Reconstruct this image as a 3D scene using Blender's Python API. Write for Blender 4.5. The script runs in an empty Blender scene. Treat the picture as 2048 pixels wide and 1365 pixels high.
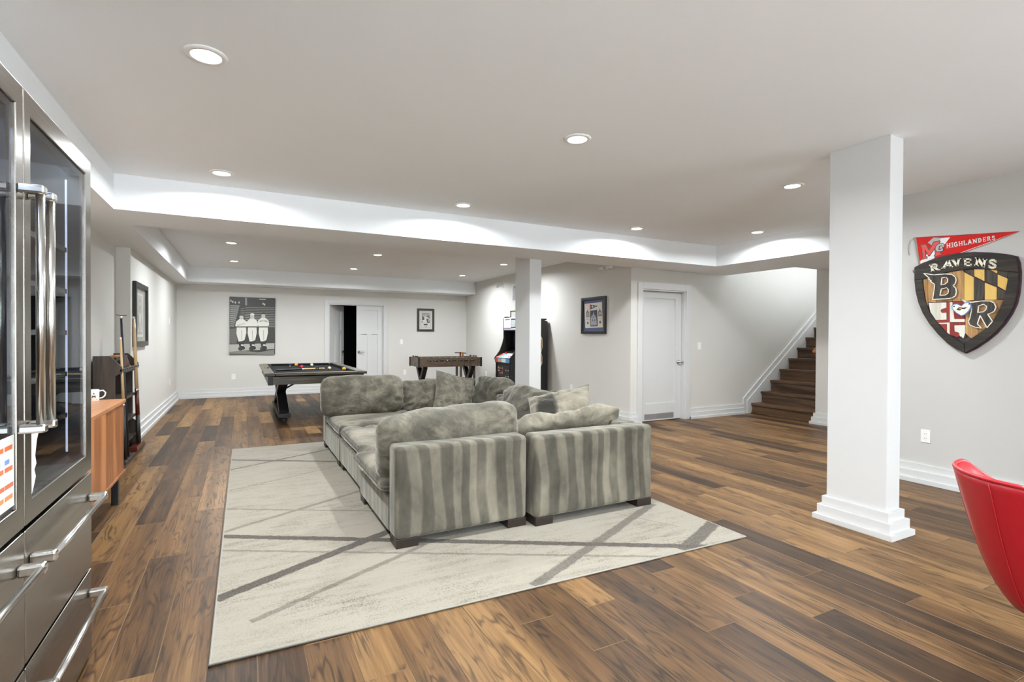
import bpy, bmesh, math, random
from mathutils import Vector, Matrix, Euler, noise
from mathutils.geometry import tessellate_polygon

scn = bpy.context.scene
COL = scn.collection
PI = math.pi

# ------------------------------------------------------------------ camera, world, light, exposure
CAM_H = 1.30
F_PX, YAW, PITCH, ROLL = 1027.9, 0.4819, 0.0095, -0.0049
_F = Vector((math.sin(YAW), math.cos(YAW), 0)); _R = Vector((math.cos(YAW), -math.sin(YAW), 0)); _U = Vector((0, 0, 1))
_F2 = _F * math.cos(PITCH) - _U * math.sin(PITCH); _U2 = _U * math.cos(PITCH) + _F * math.sin(PITCH)
_RX = _R * math.cos(ROLL) - _U2 * math.sin(ROLL); _UX = _R * math.sin(ROLL) + _U2 * math.cos(ROLL)
cam_d = bpy.data.cameras.new('camera'); cam = bpy.data.objects.new('camera', cam_d); COL.objects.link(cam)
cam_d.sensor_width = 36.0; cam_d.lens = 36.0 * F_PX / 2048.0; cam_d.clip_start = 0.05; cam_d.clip_end = 100
cam.matrix_world = Matrix(((_RX.x, _UX.x, -_F2.x, 0), (_RX.y, _UX.y, -_F2.y, 0), (_RX.z, _UX.z, -_F2.z, CAM_H), (0, 0, 0, 1)))
scn.camera = cam

world = bpy.data.worlds.new('world'); scn.world = world; world.use_nodes = True
bg = world.node_tree.nodes['Background']
bg.inputs[0].default_value = (0.84, 0.93, 1.0, 1); bg.inputs[1].default_value = 8.5     # overcast daylight outside the rear garden doors and the added side opening

LAMP_W, LAMP_FAR_W = 26.0, 33.0          # watts of each recessed light: circuit over the sofa, circuit over the pool table
scn.view_settings.view_transform = 'Standard'; scn.view_settings.look = 'None'
scn.view_settings.gamma = 1.0; scn.view_settings.use_curve_mapping = False
scn.view_settings.exposure = 0.42
scn.cycles.use_adaptive_sampling = True; scn.cycles.adaptive_threshold = 0.1
scn.cycles.use_light_tree = False
scn.cycles.max_bounces = 7; scn.cycles.diffuse_bounces = 5; scn.cycles.glossy_bounces = 4
scn.cycles.transparent_max_bounces = 8; scn.cycles.sample_clamp_indirect = 6.0
scn.cycles.caustics_reflective = False; scn.cycles.caustics_refractive = False

# ------------------------------------------------------------------ material helpers
class NT:
    def __init__(s, name):
        s.m = bpy.data.materials.new(name); s.m.use_nodes = True
        s.t = s.m.node_tree; s.n = s.t.nodes; s.b = s.n['Principled BSDF']; s.out = s.n['Material Output']
    def node(s, kind, **kw):
        nd = s.n.new(kind)
        for k, v in kw.items(): setattr(nd, k, v)
        return nd
    def link(s, a, b): s.t.links.new(a, b)
    def setin(s, sock, v):
        if isinstance(v, bpy.types.NodeSocket): s.link(v, sock)
        else: sock.default_value = v
    def math(s, op, a, b=None, c=None, clamp=False):
        nd = s.node('ShaderNodeMath', operation=op, use_clamp=clamp)
        s.setin(nd.inputs[0], a)
        if b is not None: s.setin(nd.inputs[1], b)
        if c is not None: s.setin(nd.inputs[2], c)
        return nd.outputs[0]
    def mix(s, f, a, b, blend='MIX'):
        nd = s.node('ShaderNodeMix', data_type='RGBA', blend_type=blend)
        s.setin(nd.inputs[0], f); s.setin(nd.inputs[6], a); s.setin(nd.inputs[7], b)
        return nd.outputs[2]
    def noise(s, vec, scale, detail=3, rough=.55, dist=0):
        nd = s.node('ShaderNodeTexNoise'); s.link(vec, nd.inputs['Vector'])
        nd.inputs['Scale'].default_value = scale; nd.inputs['Detail'].default_value = detail
        nd.inputs['Roughness'].default_value = rough; nd.inputs['Distortion'].default_value = dist
        return nd.outputs['Fac']
    def ramp(s, f, stops):
        nd = s.node('ShaderNodeValToRGB'); s.link(f, nd.inputs[0]); e = nd.color_ramp.elements
        while len(e) < len(stops): e.new(0.5)
        for el, (p, c) in zip(e, stops): el.position = p; el.color = tuple(c) + ((1,) if len(c) == 3 else ())
        return nd.outputs[0]
    def mapping(s, vec, scale=(1, 1, 1), loc=(0, 0, 0), rot=(0, 0, 0)):
        nd = s.node('ShaderNodeMapping'); s.link(vec, nd.inputs[0])
        nd.inputs['Scale'].default_value = scale; nd.inputs['Location'].default_value = loc; nd.inputs['Rotation'].default_value = rot
        return nd.outputs[0]
    def coord(s, which='Object'): return s.node('ShaderNodeTexCoord').outputs[which]
    def bump(s, h, strength=.2, dist=.01):
        nd = s.node('ShaderNodeBump'); s.link(h, nd.inputs['Height']); nd.inputs['Strength'].default_value = strength
        nd.inputs['Distance'].default_value = dist; s.link(nd.outputs[0], s.b.inputs['Normal'])
    def base(s, v): s.setin(s.b.inputs['Base Color'], v if isinstance(v, bpy.types.NodeSocket) else tuple(v) + (1,))

def lin(r, g, b):
    f = lambda c: c / 255 / 12.92 if c <= 10 else ((c / 255 + .055) / 1.055) ** 2.4
    return (f(r), f(g), f(b))

def plain(name, col, rough=.5, metal=0.0, spec=.5, var=.06, scale=40, emit=None, es=1.0, bump=0):
    t = NT(name); co = t.coord(); n = t.noise(co, scale, 0 if scale < 6 else 2)
    a = tuple(c * (1 - var) for c in col) + (1,); b = tuple(min(1, c * (1 + var)) for c in col) + (1,)
    t.base(t.mix(n, a, b))
    t.b.inputs['Roughness'].default_value = rough; t.b.inputs['Metallic'].default_value = metal
    t.b.inputs['Specular IOR Level'].default_value = spec
    if emit: t.b.inputs['Emission Color'].default_value = tuple(emit) + (1,); t.b.inputs['Emission Strength'].default_value = es
    if bump: t.bump(n, bump, .002)
    return t.m

M = {}
M['wall'] = plain('wall_paint', (.655, .638, .60), .62, spec=.3, var=.012, scale=3)
M['wall_shaded'] = plain('shaded_wall_paint', (.555, .545, .522), .62, spec=.3, var=.012, scale=3)  # wall paint with the right wall's shade mixed into its colour
M['ceiling'] = plain('ceiling_paint', (.895, .92, .94), .8, spec=.2, var=.01, scale=3)
M['trim'] = plain('trim_paint', (.64, .64, .632), .38, var=.01, scale=5)
M['white_plastic'] = plain('white_plastic', (.86, .86, .84), .35, var=.01)
M['slot'] = plain('outlet_slot', (.05, .05, .05), .6)
M['void'] = plain('unlit_room_black', (.006, .006, .007), .9, spec=.05)  # near-black colour stands for the darkness of unlit rooms
M['black'] = plain('black_laminate', (.012, .012, .013), .4)
M['blackmetal'] = plain('black_metal', (.016, .016, .017), .45, var=.1)
M['chrome'] = plain('polished_metal', (.62, .61, .59), .22, 1.0, var=.03)
M['brushed_plate'] = plain('brushed_aluminium', (.42, .42, .43), .42, .6, var=.03)
M['darkfoot'] = plain('sofa_foot_wood', (.022, .013, .009), .35, var=.25, scale=30)
M['felt'] = plain('black_felt', (.014, .014, .014), .95, spec=.1, var=.2, scale=300)

def art_material():
    t = NT('printed_ink'); a = t.node('ShaderNodeVertexColor', layer_name='ink')
    t.base(a.outputs[0]); t.b.inputs['Roughness'].default_value = .45; return t.m
M['ink'] = art_material()

def wood(name, dark, mid, light, rough=.4, axis='y', scale=1.0, ring=30, bump=.08, island=False):
    t = NT(name); co = t.coord()
    st = {'x': (.09, 1, 1), 'y': (1, .09, 1), 'z': (1, 1, .09)}[axis]
    v = t.mapping(co, tuple(k * scale for k in st))
    big = t.noise(v, 3.2, 4, .6, .4); fine = t.noise(v, 70, 3, .6)
    wv = t.math('SINE', t.math('MULTIPLY', big, ring)); wv = t.math('MULTIPLY_ADD', wv, .5, .5)
    f = t.math('MULTIPLY_ADD', wv, .45, t.math('MULTIPLY', fine, .55))
    f = t.math('MULTIPLY_ADD', big, .5, t.math('MULTIPLY', f, .5))
    t.base(t.ramp(f, [(.28, dark), (.5, mid), (.72, light)]))
    t.b.inputs['Roughness'].default_value = rough
    t.bump(fine, bump, .002); return t.m

M['walnut'] = wood('walnut_veneer', lin(128, 78, 42), lin(176, 112, 66), lin(200, 138, 88), .38, 'z', 1.0, 26)
M['walnut_top'] = wood('walnut_veneer_top', lin(150, 96, 58), lin(186, 128, 82), lin(205, 150, 104), .35, 'y', 1.0, 20)
M['rackwood'] = wood('dark_rack_wood', lin(44, 36, 30), lin(62, 51, 43), lin(80, 67, 56), .45, 'z')
M['greywood'] = wood('grey_stained_wood', lin(60, 55, 46), lin(88, 81, 68), lin(112, 104, 88), .38, 'x')
M['brownwood'] = wood('brown_stained_wood', lin(58, 46, 34), lin(84, 68, 52), lin(104, 88, 70), .42, 'x')
M['stairwood'] = wood('stair_oak', lin(52, 37, 26), lin(84, 61, 43), lin(116, 87, 62), .3, 'y', 1.3, 30)
M['cuelight'] = wood('maple_cue', lin(196, 158, 110), lin(216, 182, 136), lin(228, 200, 160), .3, 'z', 1, 8)
M['cuered'] = plain('rosewood_butt', lin(84, 30, 18), .25, var=.3, scale=60)
M['orangewood'] = plain('oiled_wood', lin(160, 104, 50), .4, var=.25, scale=60)

def plank_material(name, island):
    t = NT(name); co = t.coord()
    if island: r = t.node('ShaderNodeNewGeometry').outputs['Random Per Island']
    else: r = t.node('ShaderNodeObjectInfo').outputs['Random']
    off = t.node('ShaderNodeCombineXYZ'); t.link(t.math('MULTIPLY', r, 37.0), off.inputs[0]); t.link(t.math('MULTIPLY', r, 91.0), off.inputs[1])
    ad = t.node('ShaderNodeVectorMath', operation='ADD'); t.link(co, ad.inputs[0]); t.link(off.outputs[0], ad.inputs[1])
    p = ad.outputs[0]
    v1 = t.mapping(p, (7.0, .75, 1)); v2 = t.mapping(p, (130, 3.4, 1)); v3 = t.mapping(p, (10.0, .45, 1))
    warp = t.noise(v1, 1.0, 3, .5, .25)
    rings = t.math('MULTIPLY_ADD', t.math('SINE', t.math('MULTIPLY', warp, 105.0)), .5, .5)
    rings = t.math('POWER', rings, 3.0)
    knots = t.noise(t.mapping(p, (9, 3.2, 1)), 1.0, 2, .5, .6)
    rmask = t.math('SMOOTH_MIN', t.math('MULTIPLY', t.math('SUBTRACT', knots, .43, clamp=True), 8.0), 1.0, .1)
    fine = t.noise(v2, 1.0, 4, .65); band = t.noise(v3, 1.0, 3, .6, .2)
    # overall tone of a plank and its streaks
    tone = t.math('ADD', t.math('MULTIPLY', t.math('FRACT', t.math('MULTIPLY', r, 7.31)), .50), t.math('MULTIPLY', band, .95))
    tone = t.math('SUBTRACT', tone, .20)
    tone = t.math('ADD', tone, t.math('MULTIPLY', t.math('SUBTRACT', fine, .5), .55))
    col = t.ramp(tone, [(.08, lin(34, 24, 15)), (.32, lin(66, 46, 28)), (.56, lin(104, 75, 45)), (.86, lin(142, 108, 68))])
    g = t.math('MULTIPLY', rings, rmask)
    col = t.mix(t.math('MULTIPLY', g, .66), col, lin(26, 18, 12) + (1,))
    t.base(col); t.b.inputs['Roughness'].default_value = .42; t.b.inputs['Specular IOR Level'].default_value = .2
    t.bump(fine, .10, .0015); return t.m
M['plank'] = plank_material('oak_plank', False); M['plank_island'] = plank_material('oak_plank_far', True)
M['plank_edge'] = plain('plank_bevel', lin(118, 92, 64), .6, var=.1, scale=9)
M['subfloor'] = plain('plank_joint', lin(124, 100, 76), .7, var=.1, scale=9)

def steel(name, axis):
    t = NT(name); co = t.coord(); v = t.mapping(co, {'y': (300, 3, 300), 'z': (300, 300, 3)}[axis])
    n = t.noise(v, 1.0, 2); t.base(t.ramp(n, [(.3, (.25, .228, .20)), (.7, (.33, .305, .27))]))
    t.b.inputs['Metallic'].default_value = 1; t.b.inputs['Roughness'].default_value = .26
    t.b.inputs['Anisotropic'].default_value = .5; t.bump(n, .02, .0005); return t.m
M['steel'] = steel('brushed_steel', 'y'); M['steel_bar'] = plain('satin_steel', (.66, .65, .62), .2, 1.0, var=.02)

def glass_dark():
    t = NT('smoked_fridge_glass'); tr = t.node('ShaderNodeBsdfTransparent'); tr.inputs[0].default_value = (.82, .83, .86, 1)
    gl = t.node('ShaderNodeBsdfGlossy'); gl.inputs['Roughness'].default_value = .015; gl.inputs[0].default_value = (.9, .92, .95, 1)
    fr = t.node('ShaderNodeFresnel'); fr.inputs[0].default_value = 1.38
    mx = t.node('ShaderNodeMixShader'); bf = t.node('ShaderNodeNewGeometry').outputs['Backfacing']; t.link(t.math('MULTIPLY', t.math('MULTIPLY_ADD', fr.outputs[0], .8, .03, clamp=True), t.math('SUBTRACT', 1.0, bf)), mx.inputs[0])
    t.link(tr.outputs[0], mx.inputs[1]); t.link(gl.outputs[0], mx.inputs[2]); t.link(mx.outputs[0], t.out.inputs[0]); return t.m
M['fridge_glass'] = glass_dark()
def clear_glass():
    t = NT('picture_glass'); tr = t.node('ShaderNodeBsdfTransparent'); gl = t.node('ShaderNodeBsdfGlossy'); gl.inputs['Roughness'].default_value = .02
    fr = t.node('ShaderNodeFresnel'); fr.inputs[0].default_value = 1.45; mx = t.node('ShaderNodeMixShader')
    bf = t.node('ShaderNodeNewGeometry').outputs['Backfacing']; t.link(t.math('MULTIPLY', t.math('MULTIPLY', fr.outputs[0], .8), t.math('SUBTRACT', 1.0, bf)), mx.inputs[0]); t.link(tr.outputs[0], mx.inputs[1]); t.link(gl.outputs[0], mx.inputs[2])
    t.link(mx.outputs[0], t.out.inputs[0]); return t.m
M['glass'] = clear_glass()
M['fridge_inside'] = plain('fridge_lining', (.022, .023, .026), .5)
M['led'] = plain('fridge_led', (1, 1, 1), .5, emit=(.62, .74, 1.0), es=30)
M['edge_glow'] = plain('glass_edge_glow', (1, 1, 1), .5, emit=(.62, .74, 1.0), es=.7)
M['lens'] = plain('lamp_lens', (1, 1, 1), .5, emit=(1, .98, .95), es=12)

VEL_D, VEL_M, VEL_L = lin(48, 46, 40), lin(92, 88, 78), lin(146, 139, 123)
def velvet(name, mode):
    t = NT(name); co = t.coord(); sep = t.node('ShaderNodeSeparateXYZ'); t.link(co, sep.inputs[0])
    if mode == 'stripe':     # brushed nap stripes standing up the side panels
        s = t.math('ADD', sep.outputs[0], sep.outputs[1])
        wob = t.noise(t.mapping(co, (2.6, 2.6, 1.2)), 1.0, 1)
        s = t.math('ADD', s, t.math('MULTIPLY', wob, .20))
        w = t.math('MULTIPLY_ADD', t.math('SINE', t.math('MULTIPLY', s, 47.0)), .5, .5)
        edge = t.math('MULTIPLY', t.math('SUBTRACT', w, .35), 3.0, clamp=True)
        cl = t.noise(t.mapping(co, (5, 5, 2.5)), 1.0, 4, .6)
        f = t.math('ADD', t.math('MULTIPLY', edge, .14), t.math('MULTIPLY', cl, .66))
    elif mode == 'seat':     # brushed bands across the seat cushions
        wob = t.noise(co, 3.5, 3); s = t.math('ADD', sep.outputs[1], t.math('MULTIPLY', wob, .30))
        w = t.math('MULTIPLY_ADD', t.math('SINE', t.math('MULTIPLY', s, 34.0)), .5, .5)
        f = t.math('ADD', t.math('MULTIPLY', w, .35), t.math('MULTIPLY', t.noise(co, 7, 4, .6), .62))
    else:
        a = t.noise(co, 4.2, 4, .62, .8); b = t.noise(t.mapping(co, (14, 5, 20)), 1.0, 3, .6, .5)
        f = t.math('ADD', t.math('MULTIPLY', a, .68), t.math('MULTIPLY', b, .34))
    if mode == 'smudge':     # a dark worn patch across the face of the pillow
        dd = t.math('ADD', t.math('POWER', t.math('MULTIPLY_ADD', sep.outputs[0], 9.0, .9), 2.0), t.math('POWER', t.math('MULTIPLY_ADD', sep.outputs[2], 4.0, .15), 2.0))
        f = t.math('SUBTRACT', f, t.math('MULTIPLY', t.math('SUBTRACT', 1.0, t.math('ADD', dd, t.math('MULTIPLY_ADD', t.noise(co, 9, 2), .8, -.4)), clamp=True), .6))
    shift = {'smudge': .12, 'stripe': .10, 'seat': .0, 'pale': .12, 'dark': -.12}.get(mode, 0)
    f = t.math('ADD', f, shift)
    t.base(t.ramp(f, [(.22, VEL_D), (.47, VEL_M), (.74, VEL_L)]))
    t.b.inputs['Roughness'].default_value = .8; t.b.inputs['Specular IOR Level'].default_value = .15
    t.b.inputs['Sheen Weight'].default_value = .55; t.b.inputs['Sheen Roughness'].default_value = .35
    t.b.inputs['Sheen Tint'].default_value = (.86, .84, .76, 1)
    h = t.noise(t.mapping(co, (5, 5, 8)), 1.0, 2, .5, 1.2); h2 = t.noise(co, 16, 2, .5, .6)
    h = t.math('SUBTRACT', 1.0, t.math('ABSOLUTE', t.math('MULTIPLY_ADD', h, 4.0, -2.0)))
    h = t.math('ADD', h, t.math('MULTIPLY', h2, .5))
    t.bump(h, .2 if mode == 'stripe' else .45, .004 if mode == 'stripe' else .009); return t.m
for k in ('stripe', 'seat', 'mid', 'pale', 'dark', 'smudge'): M['velvet_' + k] = velvet('grey_velvet_' + k, k)

# ------------------------------------------------------------------ mesh helpers
class MB:
    def __init__(s): s.v = []; s.f = []; s.c = []
    def add(s, vs, fs, col=None):
        o = len(s.v); s.v += [tuple(p) for p in vs]; s.f += [tuple(i + o for i in f) for f in fs]
        s.c += [col] * len(fs); return s
    def box(s, x0, x1, y0, y1, z0, z1, col=None):
        return s.add([(x0, y0, z0), (x1, y0, z0), (x1, y1, z0), (x0, y1, z0), (x0, y0, z1), (x1, y0, z1), (x1, y1, z1), (x0, y1, z1)],
                     [(0, 3, 2, 1), (4, 5, 6, 7), (0, 1, 5, 4), (1, 2, 6, 5), (2, 3, 7, 6), (3, 0, 4, 7)], col)
    def prism(s, loops, to3, d0, d1, col=None, back=True):
        """polygon (outer loop + holes) given in 2-D, extruded from depth d0 to d1; to3(u, v, d) -> xyz"""
        if loops and not isinstance(loops[0][0], (tuple, list)): loops = [loops]
        flat = [p for l in loops for p in l]; n = len(flat)
        tri = tessellate_polygon([[Vector((p[0], p[1], 0)) for p in l] for l in loops])
        vs = [to3(p[0], p[1], d1) for p in flat] + [to3(p[0], p[1], d0) for p in flat]
        fs = [tuple(t) for t in tri]
        if back: fs += [tuple(i + n for i in reversed(t)) for t in tri]
        o = 0
        for l in loops:
            k = len(l)
            for i in range(k): j = (i + 1) % k; fs.append((o + i, o + j, o + j + n, o + i + n))
            o += k
        return s.add(vs, fs, col)
    def tube(s, pts, r, n=8, closed=False, col=None):
        pts = [Vector(p) for p in pts]; m = len(pts); vs = []; fs = []; up = None
        for i, p in enumerate(pts):
            a = pts[(i - 1) % m] if closed or i > 0 else p; b = pts[(i + 1) % m] if closed or i < m - 1 else p
            d = (b - a).normalized()
            if up is None: up = d.orthogonal().normalized()
            else:
                up = up - d * up.dot(d)
                up = up.normalized() if up.length > 1e-6 else d.orthogonal().normalized()
            w = d.cross(up); rr = r[i] if isinstance(r, (list, tuple)) else r
            vs += [p + (up * math.cos(2 * PI * k / n) + w * math.sin(2 * PI * k / n)) * rr for k in range(n)]
        for i in range(m if closed else m - 1):
            j = (i + 1) % m
            fs += [(i * n + k, i * n + (k + 1) % n, j * n + (k + 1) % n, j * n + k) for k in range(n)]
        if not closed: fs += [tuple(reversed(range(n))), tuple((m - 1) * n + k for k in range(n))]
        return s.add(vs, fs, col)
    def lathe(s, prof, c=(0, 0, 0), n=20, axis='z', col=None, caps=True):
        vs = []; fs = []; m = len(prof)
        for r, h in prof:
            for k in range(n):
                a = 2 * PI * k / n; p = (r * math.cos(a), r * math.sin(a), h)
                p = p if axis == 'z' else ((h, p[0], p[1]) if axis == 'x' else (p[0], h, p[1]))
                vs.append((p[0] + c[0], p[1] + c[1], p[2] + c[2]))
        for i in range(m - 1): fs += [(i * n + k, i * n + (k + 1) % n, (i + 1) * n + (k + 1) % n, (i + 1) * n + k) for k in range(n)]
        if caps: fs += [tuple(reversed(range(n))), tuple((m - 1) * n + k for k in range(n))]
        else: fs += [((m - 1) * n + k, (m - 1) * n + (k + 1) % n, (k + 1) % n, k) for k in range(n)]
        return s.add(vs, fs, col)
    def mesh(s, name):
        me = bpy.data.meshes.new(name); me.from_pydata(s.v, [], s.f)
        if any(c is not None for c in s.c):
            at = me.color_attributes.new('ink', 'FLOAT_COLOR', 'CORNER'); i = 0
            for f, c in zip(s.f, s.c):
                for _ in f: at.data[i].color = tuple(c) + (1,); i += 1
        me.validate(); bm = bmesh.new(); bm.from_mesh(me)
        bmesh.ops.recalc_face_normals(bm, faces=bm.faces); bm.to_mesh(me); bm.free()
        return me
    def build(s, name, mat, parent=None, smooth=False, bevel=0, seg=2):
        return link(name, s.mesh(name), mat, parent, smooth, bevel, seg)

def link(name, me, mat, parent=None, smooth=False, bevel=0, seg=2):
    o = bpy.data.objects.new(name, me); COL.objects.link(o)
    if mat is not None and not me.materials: me.materials.append(M[mat] if isinstance(mat, str) else mat)
    if smooth:
        for p in me.polygons: p.use_smooth = True
    if bevel:
        b = o.modifiers.new('edge', 'BEVEL'); b.width = bevel; b.segments = seg; b.limit_method = 'ANGLE'; b.angle_limit = .6
        b.harden_normals = False
    if parent is not None: o.parent = parent
    return o

def tag(o, label=None, cat=None, group=None, kind=None):
    if label: o['label'] = label
    if cat: o['category'] = cat
    if group: o['group'] = group
    if kind: o['kind'] = kind
    return o

def empty(name, loc, rz=0, label=None, cat=None, group=None, kind=None, rot=None):
    o = bpy.data.objects.new(name, None); COL.objects.link(o); o.location = loc
    o.rotation_euler = rot if rot is not None else (0, 0, rz); o.empty_display_size = .05
    return tag(o, label, cat, group, kind)

def struct(name, mb, mat, parent=None, bevel=0): 
    o = mb.build(name, mat, parent, bevel=bevel)
    if parent is None: o['kind'] = 'structure'
    return o

def copy_tree(o, parent=None):
    c = o.copy(); COL.objects.link(c); c.parent = parent
    for ch in list(o.children): copy_tree(ch, c)
    return c

BOX = lambda *a: MB().box(*a)

# slab-serif stroke letters on a unit box: list of convex-ish polygons
def _bar(x0, y0, x1, y1, w):
    d = Vector((x1 - x0, y1 - y0)); L = d.length or 1; n = Vector((-d.y, d.x)) / L * w / 2
    return [(x0 + n.x, y0 + n.y), (x0 - n.x, y0 - n.y), (x1 - n.x, y1 - n.y), (x1 + n.x, y1 + n.y)]
def letter(ch, w=.2, slab=.13):
    P = []; b = lambda *a: P.append(_bar(*a)); S = lambda x, y, l=.36: P.append([(x - l / 2, y - slab / 2), (x + l / 2, y - slab / 2), (x + l / 2, y + slab / 2), (x - l / 2, y + slab / 2)])
    t, o = 1 - slab / 2, slab / 2
    def arc(cx, cy, rx, ry, a0, a1, n=8):
        q = [(cx + rx * math.cos(a0 + (a1 - a0) * i / n), cy + ry * math.sin(a0 + (a1 - a0) * i / n)) for i in range(n + 1)]
        for (x0, y0), (x1, y1) in zip(q, q[1:]): b(x0, y0, x1, y1, w)
    if ch == 'H': b(.2, 0, .2, 1, w); b(.8, 0, .8, 1, w); b(.2, .5, .8, .5, w * .8); [S(x, y) for x in (.2, .8) for y in (o, t)]
    elif ch == 'I': b(.5, 0, .5, 1, w * 1.5); S(.5, o, .95); S(.5, t, .95)
    elif ch == 'G': arc(.5, .5, .36, .4, PI * .25, PI * 1.75); b(.8, .1, .8, .5, w); b(.55, .48, .9, .48, w * .7)
    elif ch == 'L': b(.25, 0, .25, 1, w); S(.25, t); b(.1, o, .9, o, w * .8); b(.85, 0, .85, .35, w * .7)
    elif ch == 'A': b(.15, 0, .5, 1, w); b(.5, 1, .85, 0, w); b(.28, .35, .72, .35, w * .7); S(.14, o); S(.86, o)
    elif ch == 'N': b(.2, 0, .2, 1, w * .8); b(.8, 0, .8, 1, w * .8); b(.2, .95, .8, .05, w * 1.1); S(.2, o); S(.16, t); S(.8, t)
    elif ch == 'D': b(.25, 0, .25, 1, w); arc(.3, .5, .5, .42, -PI / 2, PI / 2); S(.22, o); S(.22, t)
    elif ch == 'E': b(.25, 0, .25, 1, w); b(.1, o, .9, o, w * .75); b(.1, t, .9, t, w * .75); b(.25, .5, .68, .5, w * .7); b(.85, 0, .85, .3, w * .7); b(.85, .7, .85, 1, w * .7); b(.68, .38, .68, .62, w * .5)
    elif ch == 'R': b(.25, 0, .25, 1, w); arc(.45, .73, .3, .2, -PI / 2, PI / 2, 6); b(.2, t, .5, t, w * .75); b(.25, .5, .5, .52, w * .7); b(.5, .5, .82, .05, w); S(.24, o); S(.85, o, .3); S(.18, t, .3)
    elif ch == 'S': arc(.5, .745, .30, .19, .30, PI * 1.5); arc(.5, .285, .33, .215, PI / 2, -PI * .92); b(.80, .70, .80, .95, w * .55); b(.17, .05, .17, .32, w * .55)
    elif ch == 'V': b(.15, 1, .5, 0, w * 1.15); b(.85, 1, .5, 0, w * .9); S(.14, t); S(.86, t)
    elif ch == 'W': b(.1, 1, .3, 0, w * .8); b(.3, 0, .5, .8, w * .8); b(.5, .8, .7, 0, w * .8); b(.7, 0, .9, 1, w * .8)
    elif ch == 'Y': b(.15, 1, .5, .45, w); b(.85, 1, .5, .45, w); b(.5, .5, .5, 0, w)
    elif ch == 'O': arc(.5, .5, .36, .4, 0, 2 * PI, 12)
    elif ch == 'K': b(.22, 0, .22, 1, w); b(.25, .45, .85, 1, w); b(.4, .55, .85, 0, w)
    return P
def letter_in(box, w=.2):
    """polygons of box[0] mapped into the parallelogram (bottom-left, bottom-right, top-left)"""
    ch, bl, br, tl = box; ex = (br[0] - bl[0], br[1] - bl[1]); ey = (tl[0] - bl[0], tl[1] - bl[1])
    return [[(bl[0] + ex[0] * x + ey[0] * y, bl[1] + ex[1] * x + ey[1] * y) for x, y in p] for p in letter(ch, w)]
SHIELD = {'outer':[(-0.357,0.342),(-0.302,0.369),(-0.226,0.397),(-0.134,0.418),(-0.039,0.426),(0.074,0.419),(0.178,0.4),(0.272,0.375),(0.338,0.348),(0.353,0.295),(0.36,0.222),(0.359,0.137),(0.353,0.052),(0.339,-0.027),(0.312,-0.105),(0.272,-0.184),(0.222,-0.258),(0.159,-0.326),(0.089,-0.386),(0.022,-0.428),(-0.042,-0.393),(-0.108,-0.34),(-0.175,-0.264),(-0.239,-0.174),(-0.291,-0.076),(-0.327,0.024),(-0.348,0.124),(-0.358,0.224)],'top':[(-0.35,0.335),(-0.295,0.362),(-0.22,0.389),(-0.131,0.408),(-0.038,0.417),(0.074,0.41),(0.178,0.391),(0.269,0.368),(0.332,0.342),(0.347,0.293),(0.353,0.219),(0.291,0.231),(0.179,0.261),(0.076,0.278),(-0.038,0.277),(-0.132,0.265),(-0.23,0.243),(-0.287,0.226),(-0.349,0.225)],'left':[(-0.349,0.223),(-0.287,0.225),(-0.281,0.142),(-0.266,0.043),(-0.234,-0.063),(-0.176,-0.165),(-0.115,-0.242),(-0.049,-0.3),(0.016,-0.348),(0.02,-0.42),(-0.041,-0.384),(-0.105,-0.331),(-0.172,-0.257),(-0.234,-0.169),(-0.284,-0.073),(-0.32,0.025),(-0.34,0.124)],'right':[(0.353,0.217),(0.353,0.137),(0.346,0.053),(0.333,-0.022),(0.307,-0.099),(0.267,-0.178),(0.217,-0.251),(0.155,-0.319),(0.086,-0.378),(0.023,-0.42),(0.018,-0.348),(0.071,-0.296),(0.142,-0.231),(0.202,-0.157),(0.248,-0.05),(0.273,0.043),(0.289,0.155),(0.291,0.228)],'field':[(-0.294,0.229),(-0.231,0.245),(-0.132,0.268),(-0.038,0.279),(0.076,0.281),(0.179,0.263),(0.296,0.232),(0.294,0.156),(0.278,0.04),(0.253,-0.052),(0.207,-0.161),(0.147,-0.235),(0.077,-0.301),(0.017,-0.353),(-0.052,-0.307),(-0.12,-0.248),(-0.183,-0.168),(-0.24,-0.066),(-0.273,0.04),(-0.288,0.142)]}
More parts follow.
